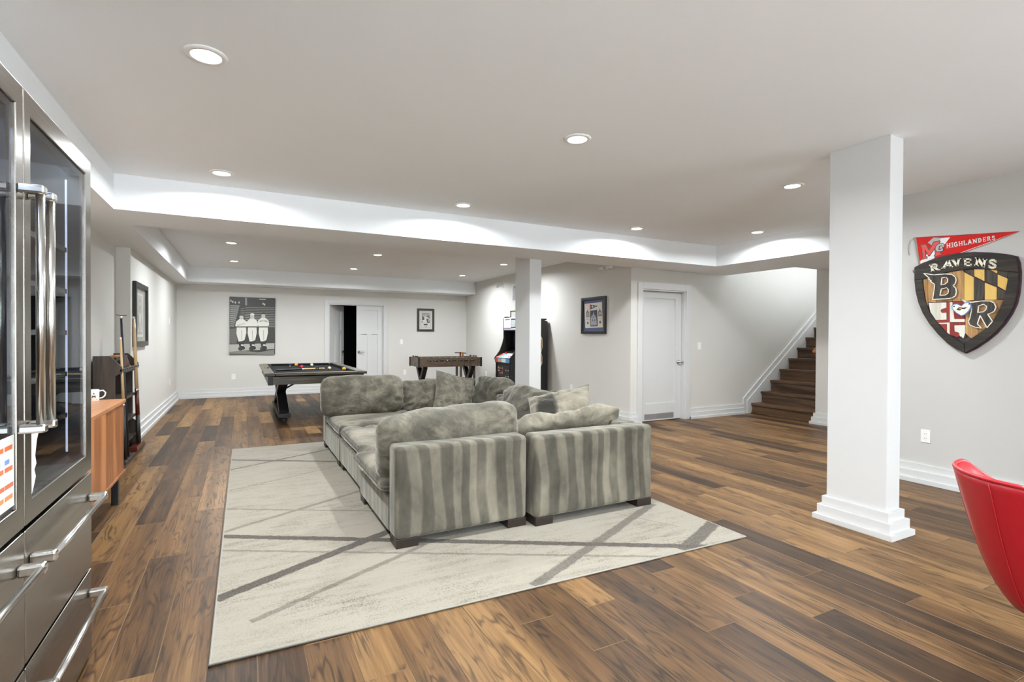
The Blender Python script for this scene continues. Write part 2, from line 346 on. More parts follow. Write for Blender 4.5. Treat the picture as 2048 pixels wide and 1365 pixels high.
SHIELD_PIECES = [('tan2',[(-0.286,0.225),(-0.251,0.235),(-0.248,-0.034),(-0.264,0.036),(-0.28,0.142)]),('tan',[(-0.248,0.235),(-0.191,0.251),(-0.189,0.015),(-0.244,0.017),(-0.247,0.109)]),('tan2',[(-0.189,0.251),(-0.074,0.271),(-0.071,0.015),(-0.186,0.016)]),('tan',[(-0.071,0.271),(-0.002,0.277),(0.006,0.259),(0.01,0.015),(-0.069,0.016)]),('blk',[(0.001,0.276),(0.072,0.276),(0.073,0.215)]),('yel',[(0.008,0.256),(0.073,0.207),(0.075,0.018),(0.011,0.015)]),('yel',[(0.074,0.276),(0.141,0.269),(0.142,0.169),(0.075,0.218)]),('blk',[(0.075,0.205),(0.142,0.16),(0.143,0.015),(0.077,0.016)]),('blk',[(0.143,0.267),(0.174,0.261),(0.223,0.219),(0.222,0.12),(0.144,0.171)]),('yel',[(0.177,0.26),(0.222,0.25),(0.222,0.223)]),('yel',[(0.145,0.157),(0.222,0.11),(0.221,0.014),(0.147,0.015)]),('blk',[(0.225,0.25),(0.29,0.229),(0.284,0.182),(0.225,0.223)]),('yel',[(0.226,0.215),(0.288,0.175),(0.28,0.078),(0.226,0.122)]),('blk',[(0.225,0.108),(0.278,0.072),(0.269,0.017),(0.223,0.016)]),('wht',[(-0.243,0.012),(-0.113,0.009),(-0.112,-0.037),(-0.146,-0.047),(-0.154,-0.062),(-0.143,-0.08),(-0.112,-0.079),(-0.11,-0.139),(-0.188,-0.14),(-0.227,-0.071)]),('red',[(-0.111,0.009),(-0.092,0.009),(-0.088,-0.16),(-0.178,-0.162),(-0.187,-0.142),(-0.108,-0.141),(-0.109,-0.078),(-0.142,-0.078),(-0.152,-0.063),(-0.145,-0.05),(-0.111,-0.039)]),('wht',[(-0.09,0.009),(-0.07,0.008),(-0.055,-0.136),(0.016,-0.138),(0.017,-0.162),(-0.086,-0.161)]),('red',[(-0.069,0.011),(0.018,0.012),(0.018,-0.104),(0.016,-0.137),(-0.054,-0.135)]),('wht',[(-0.173,-0.165),(-0.088,-0.164),(-0.086,-0.27),(-0.105,-0.253),(-0.107,-0.177),(-0.157,-0.178)]),('red',[(-0.155,-0.18),(-0.108,-0.178),(-0.106,-0.247),(-0.115,-0.239)]),('red',[(-0.086,-0.166),(0.018,-0.165),(0.017,-0.185),(-0.058,-0.188),(-0.055,-0.242),(-0.023,-0.253),(-0.019,-0.278),(-0.032,-0.291),(-0.085,-0.271)]),('wht',[(-0.056,-0.189),(0.019,-0.188),(0.02,-0.25),(0.008,-0.301),(-0.017,-0.281),(-0.022,-0.253),(-0.053,-0.24)]),('tan',[(0.02,0.013),(0.105,0.012),(0.108,-0.266),(0.06,-0.301),(0.023,-0.257)]),('tan2',[(0.107,0.012),(0.266,0.011),(0.243,-0.055),(0.202,-0.154),(0.142,-0.228),(0.11,-0.263)]),('blk',[(-0.034,-0.301),(-0.013,-0.305),(-0.007,-0.28),(0.006,-0.307),(0.023,-0.261),(0.028,-0.301),(0.055,-0.275),(0.051,-0.309),(0.075,-0.296),(0.016,-0.345)])]
BIG_B = [[(-0.275,0.276),(-0.199,0.255),(-0.12,0.255),(-0.072,0.246),(-0.046,0.222),(-0.04,0.194),(-0.047,0.164),(-0.06,0.149),(-0.042,0.126),(-0.037,0.094),(-0.044,0.062),(-0.067,0.044),(-0.112,0.04),(-0.206,0.041),(-0.198,0.105),(-0.192,0.171),(-0.227,0.203),(-0.216,0.205),(-0.246,0.228),(-0.232,0.228)],[(-0.141,0.224),(-0.114,0.226),(-0.099,0.21),(-0.101,0.182),(-0.119,0.167),(-0.146,0.163)],[(-0.144,0.127),(-0.107,0.135),(-0.092,0.116),(-0.096,0.087),(-0.115,0.072),(-0.153,0.073)]]
BIG_R = [[(-0.009,0.035),(0.034,0.002),(0.068,-0.002),(0.128,0.007),(0.182,0.004),(0.211,-0.013),(0.222,-0.047),(0.212,-0.081),(0.188,-0.097),(0.172,-0.103),(0.202,-0.161),(0.169,-0.213),(0.123,-0.111),(0.106,-0.181),(0.133,-0.216),(0.092,-0.208),(0.056,-0.187),(0.047,-0.159),(0.058,-0.124),(0.066,-0.068),(0.068,-0.037),(0.04,-0.014)],[(0.112,-0.032),(0.145,-0.02),(0.164,-0.038),(0.161,-0.065),(0.145,-0.082),(0.108,-0.086)]]
HEART = [[(0.004,-0.117),(-0.034,-0.087),(-0.062,-0.052),(-0.065,-0.025),(-0.052,-0.008),(-0.026,-0.006),(0.001,-0.024),(0.023,-0.001),(0.051,0.004),(0.068,-0.012),(0.07,-0.042),(0.055,-0.076),(0.03,-0.103)],[(0.004,-0.107),(-0.03,-0.081),(-0.056,-0.05),(-0.059,-0.028),(-0.049,-0.014),(-0.026,-0.013),(0.003,-0.033),(0.025,-0.008),(0.049,-0.004),(0.061,-0.016),(0.063,-0.04),(0.048,-0.071),(0.026,-0.096)],[(-0.031,-0.055),(-0.013,-0.038),(0.018,-0.043),(0.045,-0.038),(0.026,-0.055),(0.005,-0.054),(-0.005,-0.065),(-0.022,-0.063)],[(-0.017,-0.055),(-0.009,-0.045),(0.008,-0.047),(0.001,-0.054)]]
RAVENS_BOX = [('R',(-0.226,0.282),(-0.153,0.291),(-0.239,0.347)),('A',(-0.144,0.301),(-0.066,0.307),(-0.137,0.366)),('V',(-0.067,0.31),(-0.002,0.314),(-0.077,0.372)),('E',(0.008,0.308),(0.068,0.301),(0.003,0.371)),('N',(0.078,0.304),(0.157,0.277),(0.087,0.37)),('S',(0.162,0.276),(0.224,0.258),(0.171,0.346))]
PENNANT = [(0.014,0.215),(0.133,0.204),(0.287,0.187),(0.456,0.17),(0.599,0.157),(0.716,0.146),(0.638,0.118),(0.538,0.084),(0.416,0.045),(0.289,0.006),(0.182,-0.018),(0.051,-0.037)]
PENNANT_TAPE = [(-0.004,0.219),(0.014,0.217),(0.049,-0.037),(0.037,-0.043)]
PENNANT_ART = [('wht',[(0.205,0.176),(0.269,0.173),(0.149,0.0),(0.051,-0.029),(0.049,-0.009)]),('gry',[(0.147,0.19),(0.205,0.178),(0.155,0.104),(0.106,0.153)]),('drk',[(0.019,0.211),(0.705,0.145),(0.705,0.143),(0.019,0.206)]),('wht',[(0.053,-0.03),(0.289,0.013),(0.537,0.089),(0.697,0.141),(0.537,0.085),(0.289,0.009),(0.053,-0.035)]),('drk',[(0.045,0.14),(0.092,0.146),(0.118,0.089),(0.148,0.154),(0.196,0.159),(0.202,0.142),(0.196,0.139),(0.204,0.047),(0.212,0.045),(0.214,0.025),(0.156,0.018),(0.152,0.036),(0.161,0.039),(0.155,0.082),(0.124,0.029),(0.112,0.027),(0.088,0.08),(0.096,0.033),(0.105,0.031),(0.107,0.011),(0.06,0.004),(0.056,0.022),(0.065,0.026),(0.056,0.118),(0.047,0.12)]),('red2',[(0.051,0.134),(0.089,0.14),(0.117,0.078),(0.151,0.146),(0.193,0.153),(0.195,0.148),(0.19,0.144),(0.198,0.043),(0.208,0.04),(0.209,0.03),(0.161,0.024),(0.158,0.032),(0.167,0.034),(0.159,0.098),(0.123,0.038),(0.115,0.036),(0.082,0.103),(0.091,0.028),(0.1,0.026),(0.102,0.016),(0.065,0.01),(0.062,0.017),(0.071,0.02),(0.061,0.123),(0.052,0.124)]),('drk',[(0.164,0.111),(0.185,0.134),(0.216,0.133),(0.231,0.118),(0.228,0.09),(0.21,0.091),(0.208,0.104),(0.191,0.102),(0.188,0.079),(0.203,0.079),(0.206,0.089),(0.224,0.084),(0.223,0.063),(0.206,0.054),(0.176,0.057),(0.161,0.079)]),('gry2',[(0.169,0.108),(0.187,0.128),(0.215,0.128),(0.227,0.115),(0.224,0.095),(0.213,0.096),(0.211,0.11),(0.19,0.109),(0.184,0.075),(0.204,0.073),(0.209,0.085),(0.22,0.081),(0.218,0.067),(0.205,0.06),(0.178,0.062),(0.165,0.08)])]
HIGHLANDERS_BOX = [('H',(0.244,0.079),(0.275,0.082),(0.241,0.123)),('I',(0.278,0.082),(0.295,0.083),(0.275,0.124)),('G',(0.296,0.083),(0.327,0.085),(0.293,0.125)),('H',(0.33,0.086),(0.36,0.088),(0.327,0.126)),('L',(0.363,0.088),(0.388,0.09),(0.36,0.128)),('A',(0.391,0.09),(0.422,0.092),(0.388,0.129)),('N',(0.425,0.093),(0.456,0.095),(0.422,0.13)),('D',(0.459,0.095),(0.487,0.097),(0.456,0.132)),('E',(0.491,0.097),(0.514,0.099),(0.488,0.133)),('R',(0.517,0.099),(0.545,0.101),(0.514,0.134)),('S',(0.548,0.102),(0.572,0.103),(0.545,0.135))]
POSTER_ART = [((0.046,0.045,0.041),[(-0.422,0.602),(0.441,0.595),(0.418,-0.606),(-0.437,-0.586)]),((0.255,0.25,0.225),[(-0.144,0.596),(-0.107,0.596),(-0.104,0.434),(-0.14,0.432)]),((0.416,0.408,0.367),[(-0.422,0.423),(-0.247,0.423),(-0.25,0.405),(-0.423,0.405)]),((0.4,0.392,0.353),[(-0.422,0.382),(-0.256,0.381),(-0.26,0.363),(-0.423,0.364)]),((0.436,0.428,0.385),[(-0.422,0.34),(-0.266,0.338),(-0.27,0.32),(-0.423,0.322)]),((0.407,0.399,0.359),[(-0.422,0.298),(-0.276,0.296),(-0.279,0.278),(-0.423,0.28)]),((0.396,0.388,0.349),[(-0.422,0.256),(-0.285,0.254),(-0.289,0.236),(-0.423,0.239)]),((0.437,0.428,0.385),[(-0.422,0.215),(-0.295,0.212),(-0.299,0.194),(-0.423,0.197)]),((0.5,0.49,0.441),[(-0.422,0.173),(-0.305,0.17),(-0.308,0.151),(-0.423,0.155)]),((0.486,0.476,0.428),[(-0.422,0.131),(-0.315,0.127),(-0.318,0.109),(-0.423,0.113)]),((0.481,0.472,0.425),[(-0.422,0.09),(-0.324,0.085),(-0.328,0.067),(-0.423,0.072)]),((0.415,0.407,0.366),[(-0.422,0.048),(-0.334,0.043),(-0.337,0.025),(-0.423,0.03)]),((0.453,0.444,0.4),[(-0.422,0.006),(-0.344,0.001),(-0.347,-0.017),(-0.423,-0.012)]),((0.244,0.239,0.215),[(-0.14,0.397),(0.43,0.402),(0.43,0.39),(-0.14,0.384)]),((0.245,0.24,0.216),[(-0.224,0.365),(-0.149,0.365),(-0.149,0.355),(-0.228,0.354)]),((0.229,0.224,0.202),[(-0.14,0.361),(0.43,0.365),(0.43,0.353),(-0.14,0.348)]),((0.245,0.24,0.216),[(-0.224,0.329),(-0.149,0.329),(-0.149,0.319),(-0.228,0.318)]),((0.219,0.215,0.193),[(-0.14,0.325),(0.43,0.328),(0.43,0.316),(-0.14,0.312)]),((0.245,0.24,0.216),[(-0.224,0.292),(-0.149,0.292),(-0.149,0.282),(-0.228,0.282)]),((0.235,0.23,0.207),[(-0.14,0.289),(0.43,0.291),(0.43,0.279),(-0.14,0.276)]),((0.245,0.24,0.216),[(-0.224,0.256),(-0.149,0.256),(-0.149,0.246),(-0.228,0.246)]),((0.336,0.33,0.297),[(-0.14,0.252),(0.43,0.254),(0.43,0.242),(-0.14,0.239)]),((0.245,0.24,0.216),[(-0.224,0.22),(-0.149,0.22),(-0.149,0.21),(-0.228,0.21)]),((0.322,0.316,0.284),[(-0.14,0.216),(0.43,0.217),(0.43,0.205),(-0.14,0.203)]),((0.245,0.24,0.216),[(-0.224,0.184),(-0.149,0.184),(-0.149,0.174),(-0.228,0.174)]),((0.319,0.313,0.282),[(-0.14,0.18),(0.43,0.18),(0.43,0.167),(-0.14,0.167)]),((0.245,0.24,0.216),[(-0.224,0.148),(-0.149,0.148),(-0.149,0.138),(-0.228,0.138)]),((0.318,0.312,0.281),[(-0.14,0.144),(0.43,0.143),(0.43,0.13),(-0.14,0.131)]),((0.245,0.24,0.216),[(-0.224,0.112),(-0.149,0.111),(-0.149,0.101),(-0.228,0.102)]),((0.232,0.227,0.204),[(-0.14,0.108),(0.43,0.106),(0.43,0.093),(-0.14,0.095)]),((0.245,0.24,0.216),[(-0.224,0.076),(-0.149,0.075),(-0.149,0.065),(-0.228,0.066)]),((0.248,0.243,0.219),[(-0.14,0.071),(0.43,0.069),(0.43,0.056),(-0.14,0.058)]),((0.245,0.24,0.216),[(-0.224,0.04),(-0.149,0.039),(-0.149,0.029),(-0.228,0.03)]),((0.294,0.288,0.259),[(-0.14,0.035),(0.43,0.031),(0.43,0.019),(-0.14,0.022)]),((0.245,0.24,0.216),[(-0.224,0.004),(-0.149,0.003),(-0.149,-0.007),(-0.228,-0.006)]),((0.309,0.302,0.272),[(-0.14,-0.001),(0.43,-0.006),(0.43,-0.018),(-0.14,-0.014)]),((0.245,0.24,0.216),[(-0.224,-0.032),(-0.149,-0.033),(-0.149,-0.043),(-0.228,-0.042)]),((0.612,0.6,0.54),[(-0.392,0.519),(-0.396,0.502),(-0.405,0.494),(-0.413,0.501),(-0.417,0.518),(-0.413,0.535),(-0.405,0.542),(-0.396,0.536)]),((0.612,0.6,0.54),[(-0.357,0.5),(-0.361,0.483),(-0.37,0.476),(-0.378,0.483),(-0.382,0.499),(-0.378,0.516),(-0.37,0.524),(-0.361,0.517)]),((0.612,0.6,0.54),[(-0.311,0.487),(-0.315,0.47),(-0.323,0.462),(-0.332,0.469),(-0.336,0.486),(-0.332,0.503),(-0.323,0.51),(-0.315,0.504)]),((0.612,0.6,0.54),[(-0.243,0.489),(-0.247,0.472),(-0.255,0.465),(-0.264,0.471),(-0.268,0.488),(-0.264,0.505),(-0.255,0.513),(-0.247,0.506)]),((0.612,0.6,0.54),[(0.213,0.479),(0.209,0.462),(0.2,0.455),(0.191,0.461),(0.187,0.479),(0.191,0.496),(0.2,0.503),(0.209,0.497)]),((0.612,0.6,0.54),[(0.242,0.462),(0.238,0.445),(0.229,0.437),(0.22,0.444),(0.216,0.461),(0.22,0.479),(0.229,0.486),(0.238,0.479)]),((0.632,0.62,0.558),[(0.126,0.58),(0.25,0.581),(0.253,0.567),(0.128,0.566)]),((0.122,0.12,0.108),[(-0.427,-0.069),(-0.251,-0.047),(-0.304,-0.377),(-0.434,-0.377)]),((0.408,0.4,0.36),[(-0.434,-0.392),(0.423,-0.369),(0.419,-0.492),(0.108,-0.515),(-0.162,-0.523),(-0.436,-0.546)]),((0.204,0.2,0.18),[(-0.436,-0.546),(-0.162,-0.526),(0.108,-0.563),(0.419,-0.503),(0.418,-0.606),(-0.437,-0.586)]),((0.031,0.03,0.027),[(-0.273,-0.327),(-0.149,-0.307),(-0.176,-0.458),(-0.247,-0.457)]),((0.734,0.72,0.648),[(-0.297,-0.032),(-0.125,-0.03),(-0.12,-0.146),(-0.152,-0.297),(-0.202,-0.327),(-0.264,-0.332),(-0.305,-0.157)]),((0.357,0.35,0.315),[(-0.216,-0.096),(-0.204,-0.096),(-0.197,-0.307),(-0.208,-0.307)]),((0.734,0.72,0.648),[(-0.245,0.144),(-0.178,0.145),(-0.11,0.086),(-0.096,-0.004),(-0.12,-0.015),(-0.302,-0.017),(-0.326,-0.008),(-0.311,0.083)]),((0.041,0.04,0.036),[(-0.299,-0.015),(-0.123,-0.013),(-0.123,-0.033),(-0.299,-0.035)]),((0.561,0.55,0.495),[(-0.174,0.183),(-0.179,0.156),(-0.192,0.135),(-0.211,0.127),(-0.23,0.134),(-0.243,0.154),(-0.248,0.182),(-0.243,0.209),(-0.23,0.23),(-0.211,0.238),(-0.192,0.231),(-0.179,0.211)]),((0.051,0.05,0.045),[(-0.252,0.206),(-0.247,0.236),(-0.211,0.249),(-0.176,0.238),(-0.17,0.207),(-0.193,0.213),(-0.238,0.212)]),((0.204,0.2,0.18),[(-0.231,0.189),(-0.218,0.191),(-0.218,0.185),(-0.231,0.184)]),((0.204,0.2,0.18),[(-0.204,0.192),(-0.192,0.19),(-0.192,0.185),(-0.204,0.186)]),((0.255,0.25,0.225),[(-0.225,0.158),(-0.197,0.159),(-0.2,0.153),(-0.222,0.152)]),((0.51,0.5,0.45),[(-0.297,0.013),(-0.144,0.065),(-0.139,0.043),(-0.292,-0.009)]),((0.041,0.04,0.036),[(-0.185,-0.483),(-0.193,-0.508),(-0.215,-0.523),(-0.243,-0.523),(-0.265,-0.507),(-0.273,-0.482),(-0.265,-0.458),(-0.243,-0.442),(-0.215,-0.443),(-0.193,-0.458)]),((0.031,0.03,0.027),[(-0.142,-0.468),(-0.15,-0.491),(-0.17,-0.504),(-0.195,-0.504),(-0.216,-0.49),(-0.224,-0.468),(-0.216,-0.445),(-0.195,-0.431),(-0.17,-0.432),(-0.15,-0.446)]),((0.714,0.7,0.63),[(-0.163,-0.408),(-0.172,-0.419),(-0.193,-0.424),(-0.215,-0.419),(-0.224,-0.407),(-0.215,-0.396),(-0.193,-0.391),(-0.172,-0.396)]),((0.031,0.03,0.027),[(-0.071,-0.327),(0.056,-0.307),(0.028,-0.459),(-0.044,-0.459)]),((0.734,0.72,0.648),[(-0.089,-0.03),(0.074,-0.028),(0.078,-0.144),(0.048,-0.297),(0.001,-0.327),(-0.057,-0.332),(-0.096,-0.156)]),((0.357,0.35,0.315),[(-0.013,-0.094),(-0.001,-0.094),(0.007,-0.307),(-0.004,-0.307)]),((0.734,0.72,0.648),[(-0.039,0.163),(0.024,0.164),(0.087,0.105),(0.101,0.013),(0.078,-0.012),(-0.093,-0.015),(-0.116,0.01),(-0.102,0.101)]),((0.041,0.04,0.036),[(-0.091,-0.012),(0.076,-0.01),(0.076,-0.031),(-0.091,-0.033)]),((0.561,0.55,0.495),[(0.03,0.203),(0.025,0.175),(0.011,0.154),(-0.008,0.146),(-0.027,0.153),(-0.041,0.174),(-0.046,0.201),(-0.041,0.229),(-0.027,0.25),(-0.008,0.258),(0.011,0.251),(0.025,0.231)]),((0.765,0.75,0.675),[(-0.049,0.225),(-0.044,0.256),(-0.008,0.269),(0.028,0.258),(0.034,0.227),(0.01,0.233),(-0.035,0.232)]),((0.204,0.2,0.18),[(-0.028,0.209),(-0.015,0.211),(-0.015,0.205),(-0.028,0.204)]),((0.204,0.2,0.18),[(-0.001,0.211),(0.012,0.21),(0.012,0.205),(-0.001,0.205)]),((0.255,0.25,0.225),[(-0.022,0.177),(0.007,0.178),(0.003,0.172),(-0.019,0.171)]),((0.041,0.04,0.036),[(0.019,-0.484),(0.011,-0.509),(-0.012,-0.525),(-0.04,-0.524),(-0.062,-0.509),(-0.071,-0.484),(-0.062,-0.459),(-0.04,-0.443),(-0.012,-0.444),(0.011,-0.459)]),((0.031,0.03,0.027),[(0.063,-0.469),(0.055,-0.492),(0.034,-0.506),(0.008,-0.506),(-0.013,-0.492),(-0.02,-0.469),(-0.013,-0.446),(0.008,-0.432),(0.034,-0.433),(0.055,-0.447)]),((0.714,0.7,0.63),[(0.041,-0.408),(0.032,-0.42),(0.01,-0.424),(-0.011,-0.42),(-0.02,-0.408),(-0.011,-0.397),(0.01,-0.392),(0.032,-0.397)]),((0.031,0.03,0.027),[(0.14,-0.327),(0.269,-0.307),(0.241,-0.46),(0.168,-0.46)]),((0.734,0.72,0.648),[(0.12,-0.027),(0.289,-0.025),(0.294,-0.143),(0.263,-0.297),(0.214,-0.327),(0.153,-0.332),(0.113,-0.154)]),((0.357,0.35,0.315),[(0.199,-0.092),(0.212,-0.092),(0.219,-0.307),(0.208,-0.307)]),((0.734,0.72,0.648),[(0.172,0.183),(0.237,0.184),(0.303,0.124),(0.318,0.032),(0.294,-0.01),(0.116,-0.012),(0.092,0.029),(0.106,0.12)]),((0.041,0.04,0.036),[(0.119,-0.01),(0.291,-0.007),(0.291,-0.028),(0.119,-0.03)]),((0.561,0.55,0.495),[(0.243,0.223),(0.238,0.195),(0.224,0.174),(0.204,0.166),(0.185,0.173),(0.171,0.193),(0.166,0.221),(0.171,0.249),(0.185,0.27),(0.204,0.278),(0.224,0.271),(0.238,0.251)]),((0.051,0.05,0.045),[(0.162,0.246),(0.168,0.276),(0.204,0.289),(0.241,0.278),(0.247,0.248),(0.223,0.253),(0.177,0.252)]),((0.204,0.2,0.18),[(0.184,0.229),(0.197,0.231),(0.197,0.225),(0.184,0.224)]),((0.204,0.2,0.18),[(0.212,0.231),(0.225,0.23),(0.225,0.225),(0.212,0.225)]),((0.255,0.25,0.225),[(0.19,0.197),(0.219,0.198),(0.215,0.192),(0.193,0.191)]),((0.041,0.04,0.036),[(0.232,-0.486),(0.223,-0.511),(0.2,-0.526),(0.172,-0.526),(0.149,-0.51),(0.14,-0.485),(0.149,-0.46),(0.172,-0.445),(0.2,-0.445),(0.223,-0.46)]),((0.031,0.03,0.027),[(0.277,-0.471),(0.268,-0.494),(0.247,-0.508),(0.221,-0.507),(0.2,-0.493),(0.192,-0.47),(0.2,-0.447),(0.221,-0.433),(0.247,-0.434),(0.268,-0.448)]),((0.714,0.7,0.63),[(0.254,-0.409),(0.245,-0.421),(0.223,-0.425),(0.201,-0.421),(0.192,-0.409),(0.201,-0.397),(0.223,-0.393),(0.245,-0.398)])]
NEWYORK_BOX = [('N',(0.134,0.088),(0.15,0.086),(0.134,0.113)),('E',(0.154,0.095),(0.17,0.093),(0.154,0.119)),('W',(0.174,0.099),(0.191,0.097),(0.174,0.124)),('Y',(0.205,0.1),(0.222,0.098),(0.205,0.124)),('O',(0.226,0.098),(0.242,0.096),(0.226,0.122)),('R',(0.246,0.094),(0.263,0.092),(0.246,0.119)),('K',(0.266,0.088),(0.283,0.087),(0.266,0.113))]
BACKFRAME_ART = [((0.632,0.62,0.558),[(-0.162,0.233),(0.169,0.227),(0.159,-0.228),(-0.164,-0.224)]),((0.306,0.3,0.27),[(-0.118,0.198),(0.127,0.189),(0.123,-0.178),(-0.123,-0.176)]),((0.673,0.66,0.594),[(-0.113,0.191),(0.12,0.183),(0.117,-0.172),(-0.116,-0.171)]),((0.061,0.06,0.054),[(-0.087,0.163),(0.104,0.164),(0.102,-0.072),(-0.097,-0.072)]),((0.357,0.35,0.315),[(-0.072,0.156),(0.101,0.16),(0.101,0.109),(-0.079,0.091)]),((0.734,0.72,0.648),[(-0.079,0.113),(-0.004,0.082),(0.033,0.079),(0.105,0.015),(0.098,0.001),(0.026,0.043),(0.018,-0.008),(0.041,-0.066),(-0.071,-0.071),(-0.094,-0.01),(-0.034,0.005),(-0.034,0.063)]),((0.612,0.6,0.54),[(0.02,0.104),(0.016,0.091),(0.005,0.085),(-0.005,0.09),(-0.01,0.103),(-0.005,0.117),(0.005,0.122),(0.016,0.117)]),((0.204,0.2,0.18),[(0.041,0.094),(0.101,0.095),(0.101,0.037),(0.048,0.058)]),((0.51,0.5,0.45),[(0.098,-0.021),(0.091,-0.034),(0.075,-0.04),(0.059,-0.035),(0.052,-0.022),(0.059,-0.009),(0.075,-0.004),(0.091,-0.009)]),((0.02,0.02,0.018),[(-0.053,-0.098),(0.05,-0.096),(0.05,-0.129),(-0.052,-0.131)]),((0.459,0.45,0.405),[(-0.022,-0.146),(0.026,-0.146),(0.023,-0.193),(-0.025,-0.193)])]
BLUEFRAME_ART = [((0.05,0.065,0.16),[(-0.307,0.257),(0.26,0.263),(0.299,-0.259),(-0.272,-0.271)]),((0.55,0.3,0.25),[(-0.262,0.203),(0.218,0.212),(0.247,-0.199),(-0.234,-0.207)]),((0.74,0.72,0.62),[(-0.252,0.197),(0.212,0.206),(0.239,-0.195),(-0.227,-0.201)]),((0.02,0.02,0.03),[(-0.105,0.186),(0.111,0.15),(-0.104,0.095)]),((0.45,0.06,0.07),[(-0.11,0.186),(-0.077,0.182),(-0.076,0.102),(-0.109,0.096)]),((0.55,0.55,0.6),[(-0.006,0.144),(-0.011,0.132),(-0.025,0.125),(-0.042,0.126),(-0.056,0.134),(-0.062,0.146),(-0.056,0.158),(-0.042,0.165),(-0.025,0.164),(-0.011,0.156)]),((0.6,0.6,0.6),[(0.045,0.148),(0.042,0.142),(0.036,0.139),(0.03,0.142),(0.027,0.149),(0.029,0.156),(0.036,0.158),(0.042,0.155)]),((0.02,0.03,0.05),[(-0.103,0.081),(0.095,0.089),(0.113,-0.178),(-0.085,-0.183)]),((0.42,0.4,0.52),[(-0.006,0.057),(0.013,0.011),(0.067,-0.02),(0.085,-0.139),(-0.071,-0.145),(-0.075,-0.022),(-0.022,0.007)]),((0.16,0.13,0.2),[(-0.072,-0.022),(0.067,-0.019),(0.068,-0.031),(-0.072,-0.034)]),((0.7,0.7,0.72),[(-0.057,-0.046),(0.053,-0.043),(0.053,-0.055),(-0.056,-0.058)]),((0.05,0.05,0.08),[(0.049,-0.074),(0.043,-0.086),(0.026,-0.094),(0.002,-0.097),(-0.022,-0.093),(-0.04,-0.084),(-0.046,-0.072),(-0.04,-0.06),(-0.023,-0.052),(0.001,-0.049),(0.025,-0.053),(0.043,-0.062)]),((0.8,0.8,0.8),[(-0.018,-0.064),(0.023,-0.063),(0.023,-0.076),(0.004,-0.089),(-0.018,-0.077)]),((0.35,0.3,0.28),[(-0.071,-0.145),(0.088,-0.139),(0.091,-0.16),(-0.067,-0.166)]),((0.1,0.1,0.09),[(-0.168,0.112),(-0.155,0.075),(-0.123,0.059),(-0.115,-0.025),(-0.202,-0.027),(-0.207,0.061),(-0.178,0.073)]),((0.42,0.36,0.28),[(-0.19,0.055),(-0.133,0.057),(-0.128,-0.017),(-0.189,-0.019)]),((0.12,0.08,0.08),[(0.165,0.117),(0.179,0.079),(0.211,0.057),(0.218,-0.016),(0.13,-0.017),(0.122,0.055),(0.153,0.077)]),((0.45,0.38,0.32),[(0.141,0.054),(0.2,0.056),(0.203,-0.001),(0.144,-0.004)]),((0.5,0.48,0.42),[(-0.204,-0.051),(-0.109,-0.05),(-0.109,-0.063),(-0.204,-0.065)]),((0.5,0.48,0.42),[(0.129,-0.046),(0.218,-0.045),(0.219,-0.056),(0.129,-0.057)]),((0.08,0.08,0.05),[(-0.132,-0.12),(-0.136,-0.134),(-0.147,-0.143),(-0.161,-0.142),(-0.172,-0.133),(-0.177,-0.119),(-0.173,-0.105),(-0.162,-0.096),(-0.148,-0.097),(-0.136,-0.106)]),((0.08,0.08,0.05),[(0.204,-0.115),(0.199,-0.129),(0.187,-0.137),(0.172,-0.137),(0.159,-0.128),(0.154,-0.114),(0.159,-0.1),(0.171,-0.092),(0.187,-0.092),(0.199,-0.101)])]
BLUEFRAME_RECT = [(-0.348,0.294),(0.305,0.305),(0.35,-0.291),(-0.306,-0.305)]
# ------------------------------------------------------------------ room shell
ZS, ZC = 2.327, 2.620                 # soffit underside, ceiling
XL, XLN = -1.187, -1.323              # left wall (far half) and its recessed near half
YB = 12.27                            # back wall
XP = 5.084                            # wall with the blue framed print
YD = 5.93                             # wall with the single door and the stairs
XR = 5.417                            # wall with the shield sign
YREAR = -3.4                          # garden-door wall behind the camera
XS = 7.65                             # wall that ends at the stair opening
YS = 4.74                             # near wall of the stairwell
T = .14

struct('wall_left_near', BOX(XLN - T, XLN, YREAR, 7.515, 0, ZC), 'wall')
struct('wall_left_far', BOX(XLN - T, XL, 7.515, YB + T, 0, ZC), 'wall')
w = MB().box(XL, 1.70, YB, YB + T, 0, ZC).box(2.985, XP + T, YB, YB + T, 0, ZC).box(1.70, 2.985, YB, YB + T, 2.035, ZC)
struct('wall_back', w, 'wall')
struct('wall_print', BOX(XP, XP + T, YD + T, YB, 0, ZC), 'wall')
w = MB().box(XP, 5.30, YD, YD + T, 0, ZC).box(6.19, 7.12, YD, YD + T, 0, ZC).box(5.30, 6.19, YD, YD + T, 2.02, ZC).box(7.12, 11.2, YD, YD + T, 0, 5.2)
struct('wall_door', w, 'wall')
struct('wall_right', MB().box(XR, XR + T, 1.10, 2.90, 0, ZC).box(XR, XR + T, -.3, 1.10, 0, ZC).box(XR, XR + T, YREAR, -3.1, 0, ZC).box(XR, XR + T, -3.1, -.3, 2.35, ZC), 'wall_shaded')   # unseen opening added beside the camera to brighten the ceiling
struct('wall_right_return', BOX(XR + T, XS + T, 2.76, 2.90, 0, ZC), 'wall')
struct('wall_stair_end', BOX(XS, XS + T, 2.90, YS, 0, ZS), 'wall')
w = MB().box(XS + T, 11.2, YS - T, YS, 0, ZS).box(7.12, 11.2, YS - T, YS, ZS + .3, 5.2)
struct('wall_stair_near', w, 'wall')
struct('wall_stair_top', MB().box(11.2, 11.34, YS - T, YD + T, 0, 5.2).box(6.98, 7.12, YS, YD, ZC + .1, 5.2), 'wall')
struct('ceiling_stairwell', BOX(6.98, 11.34, YS - T, YD + T, 5.2, 5.3), 'ceiling')
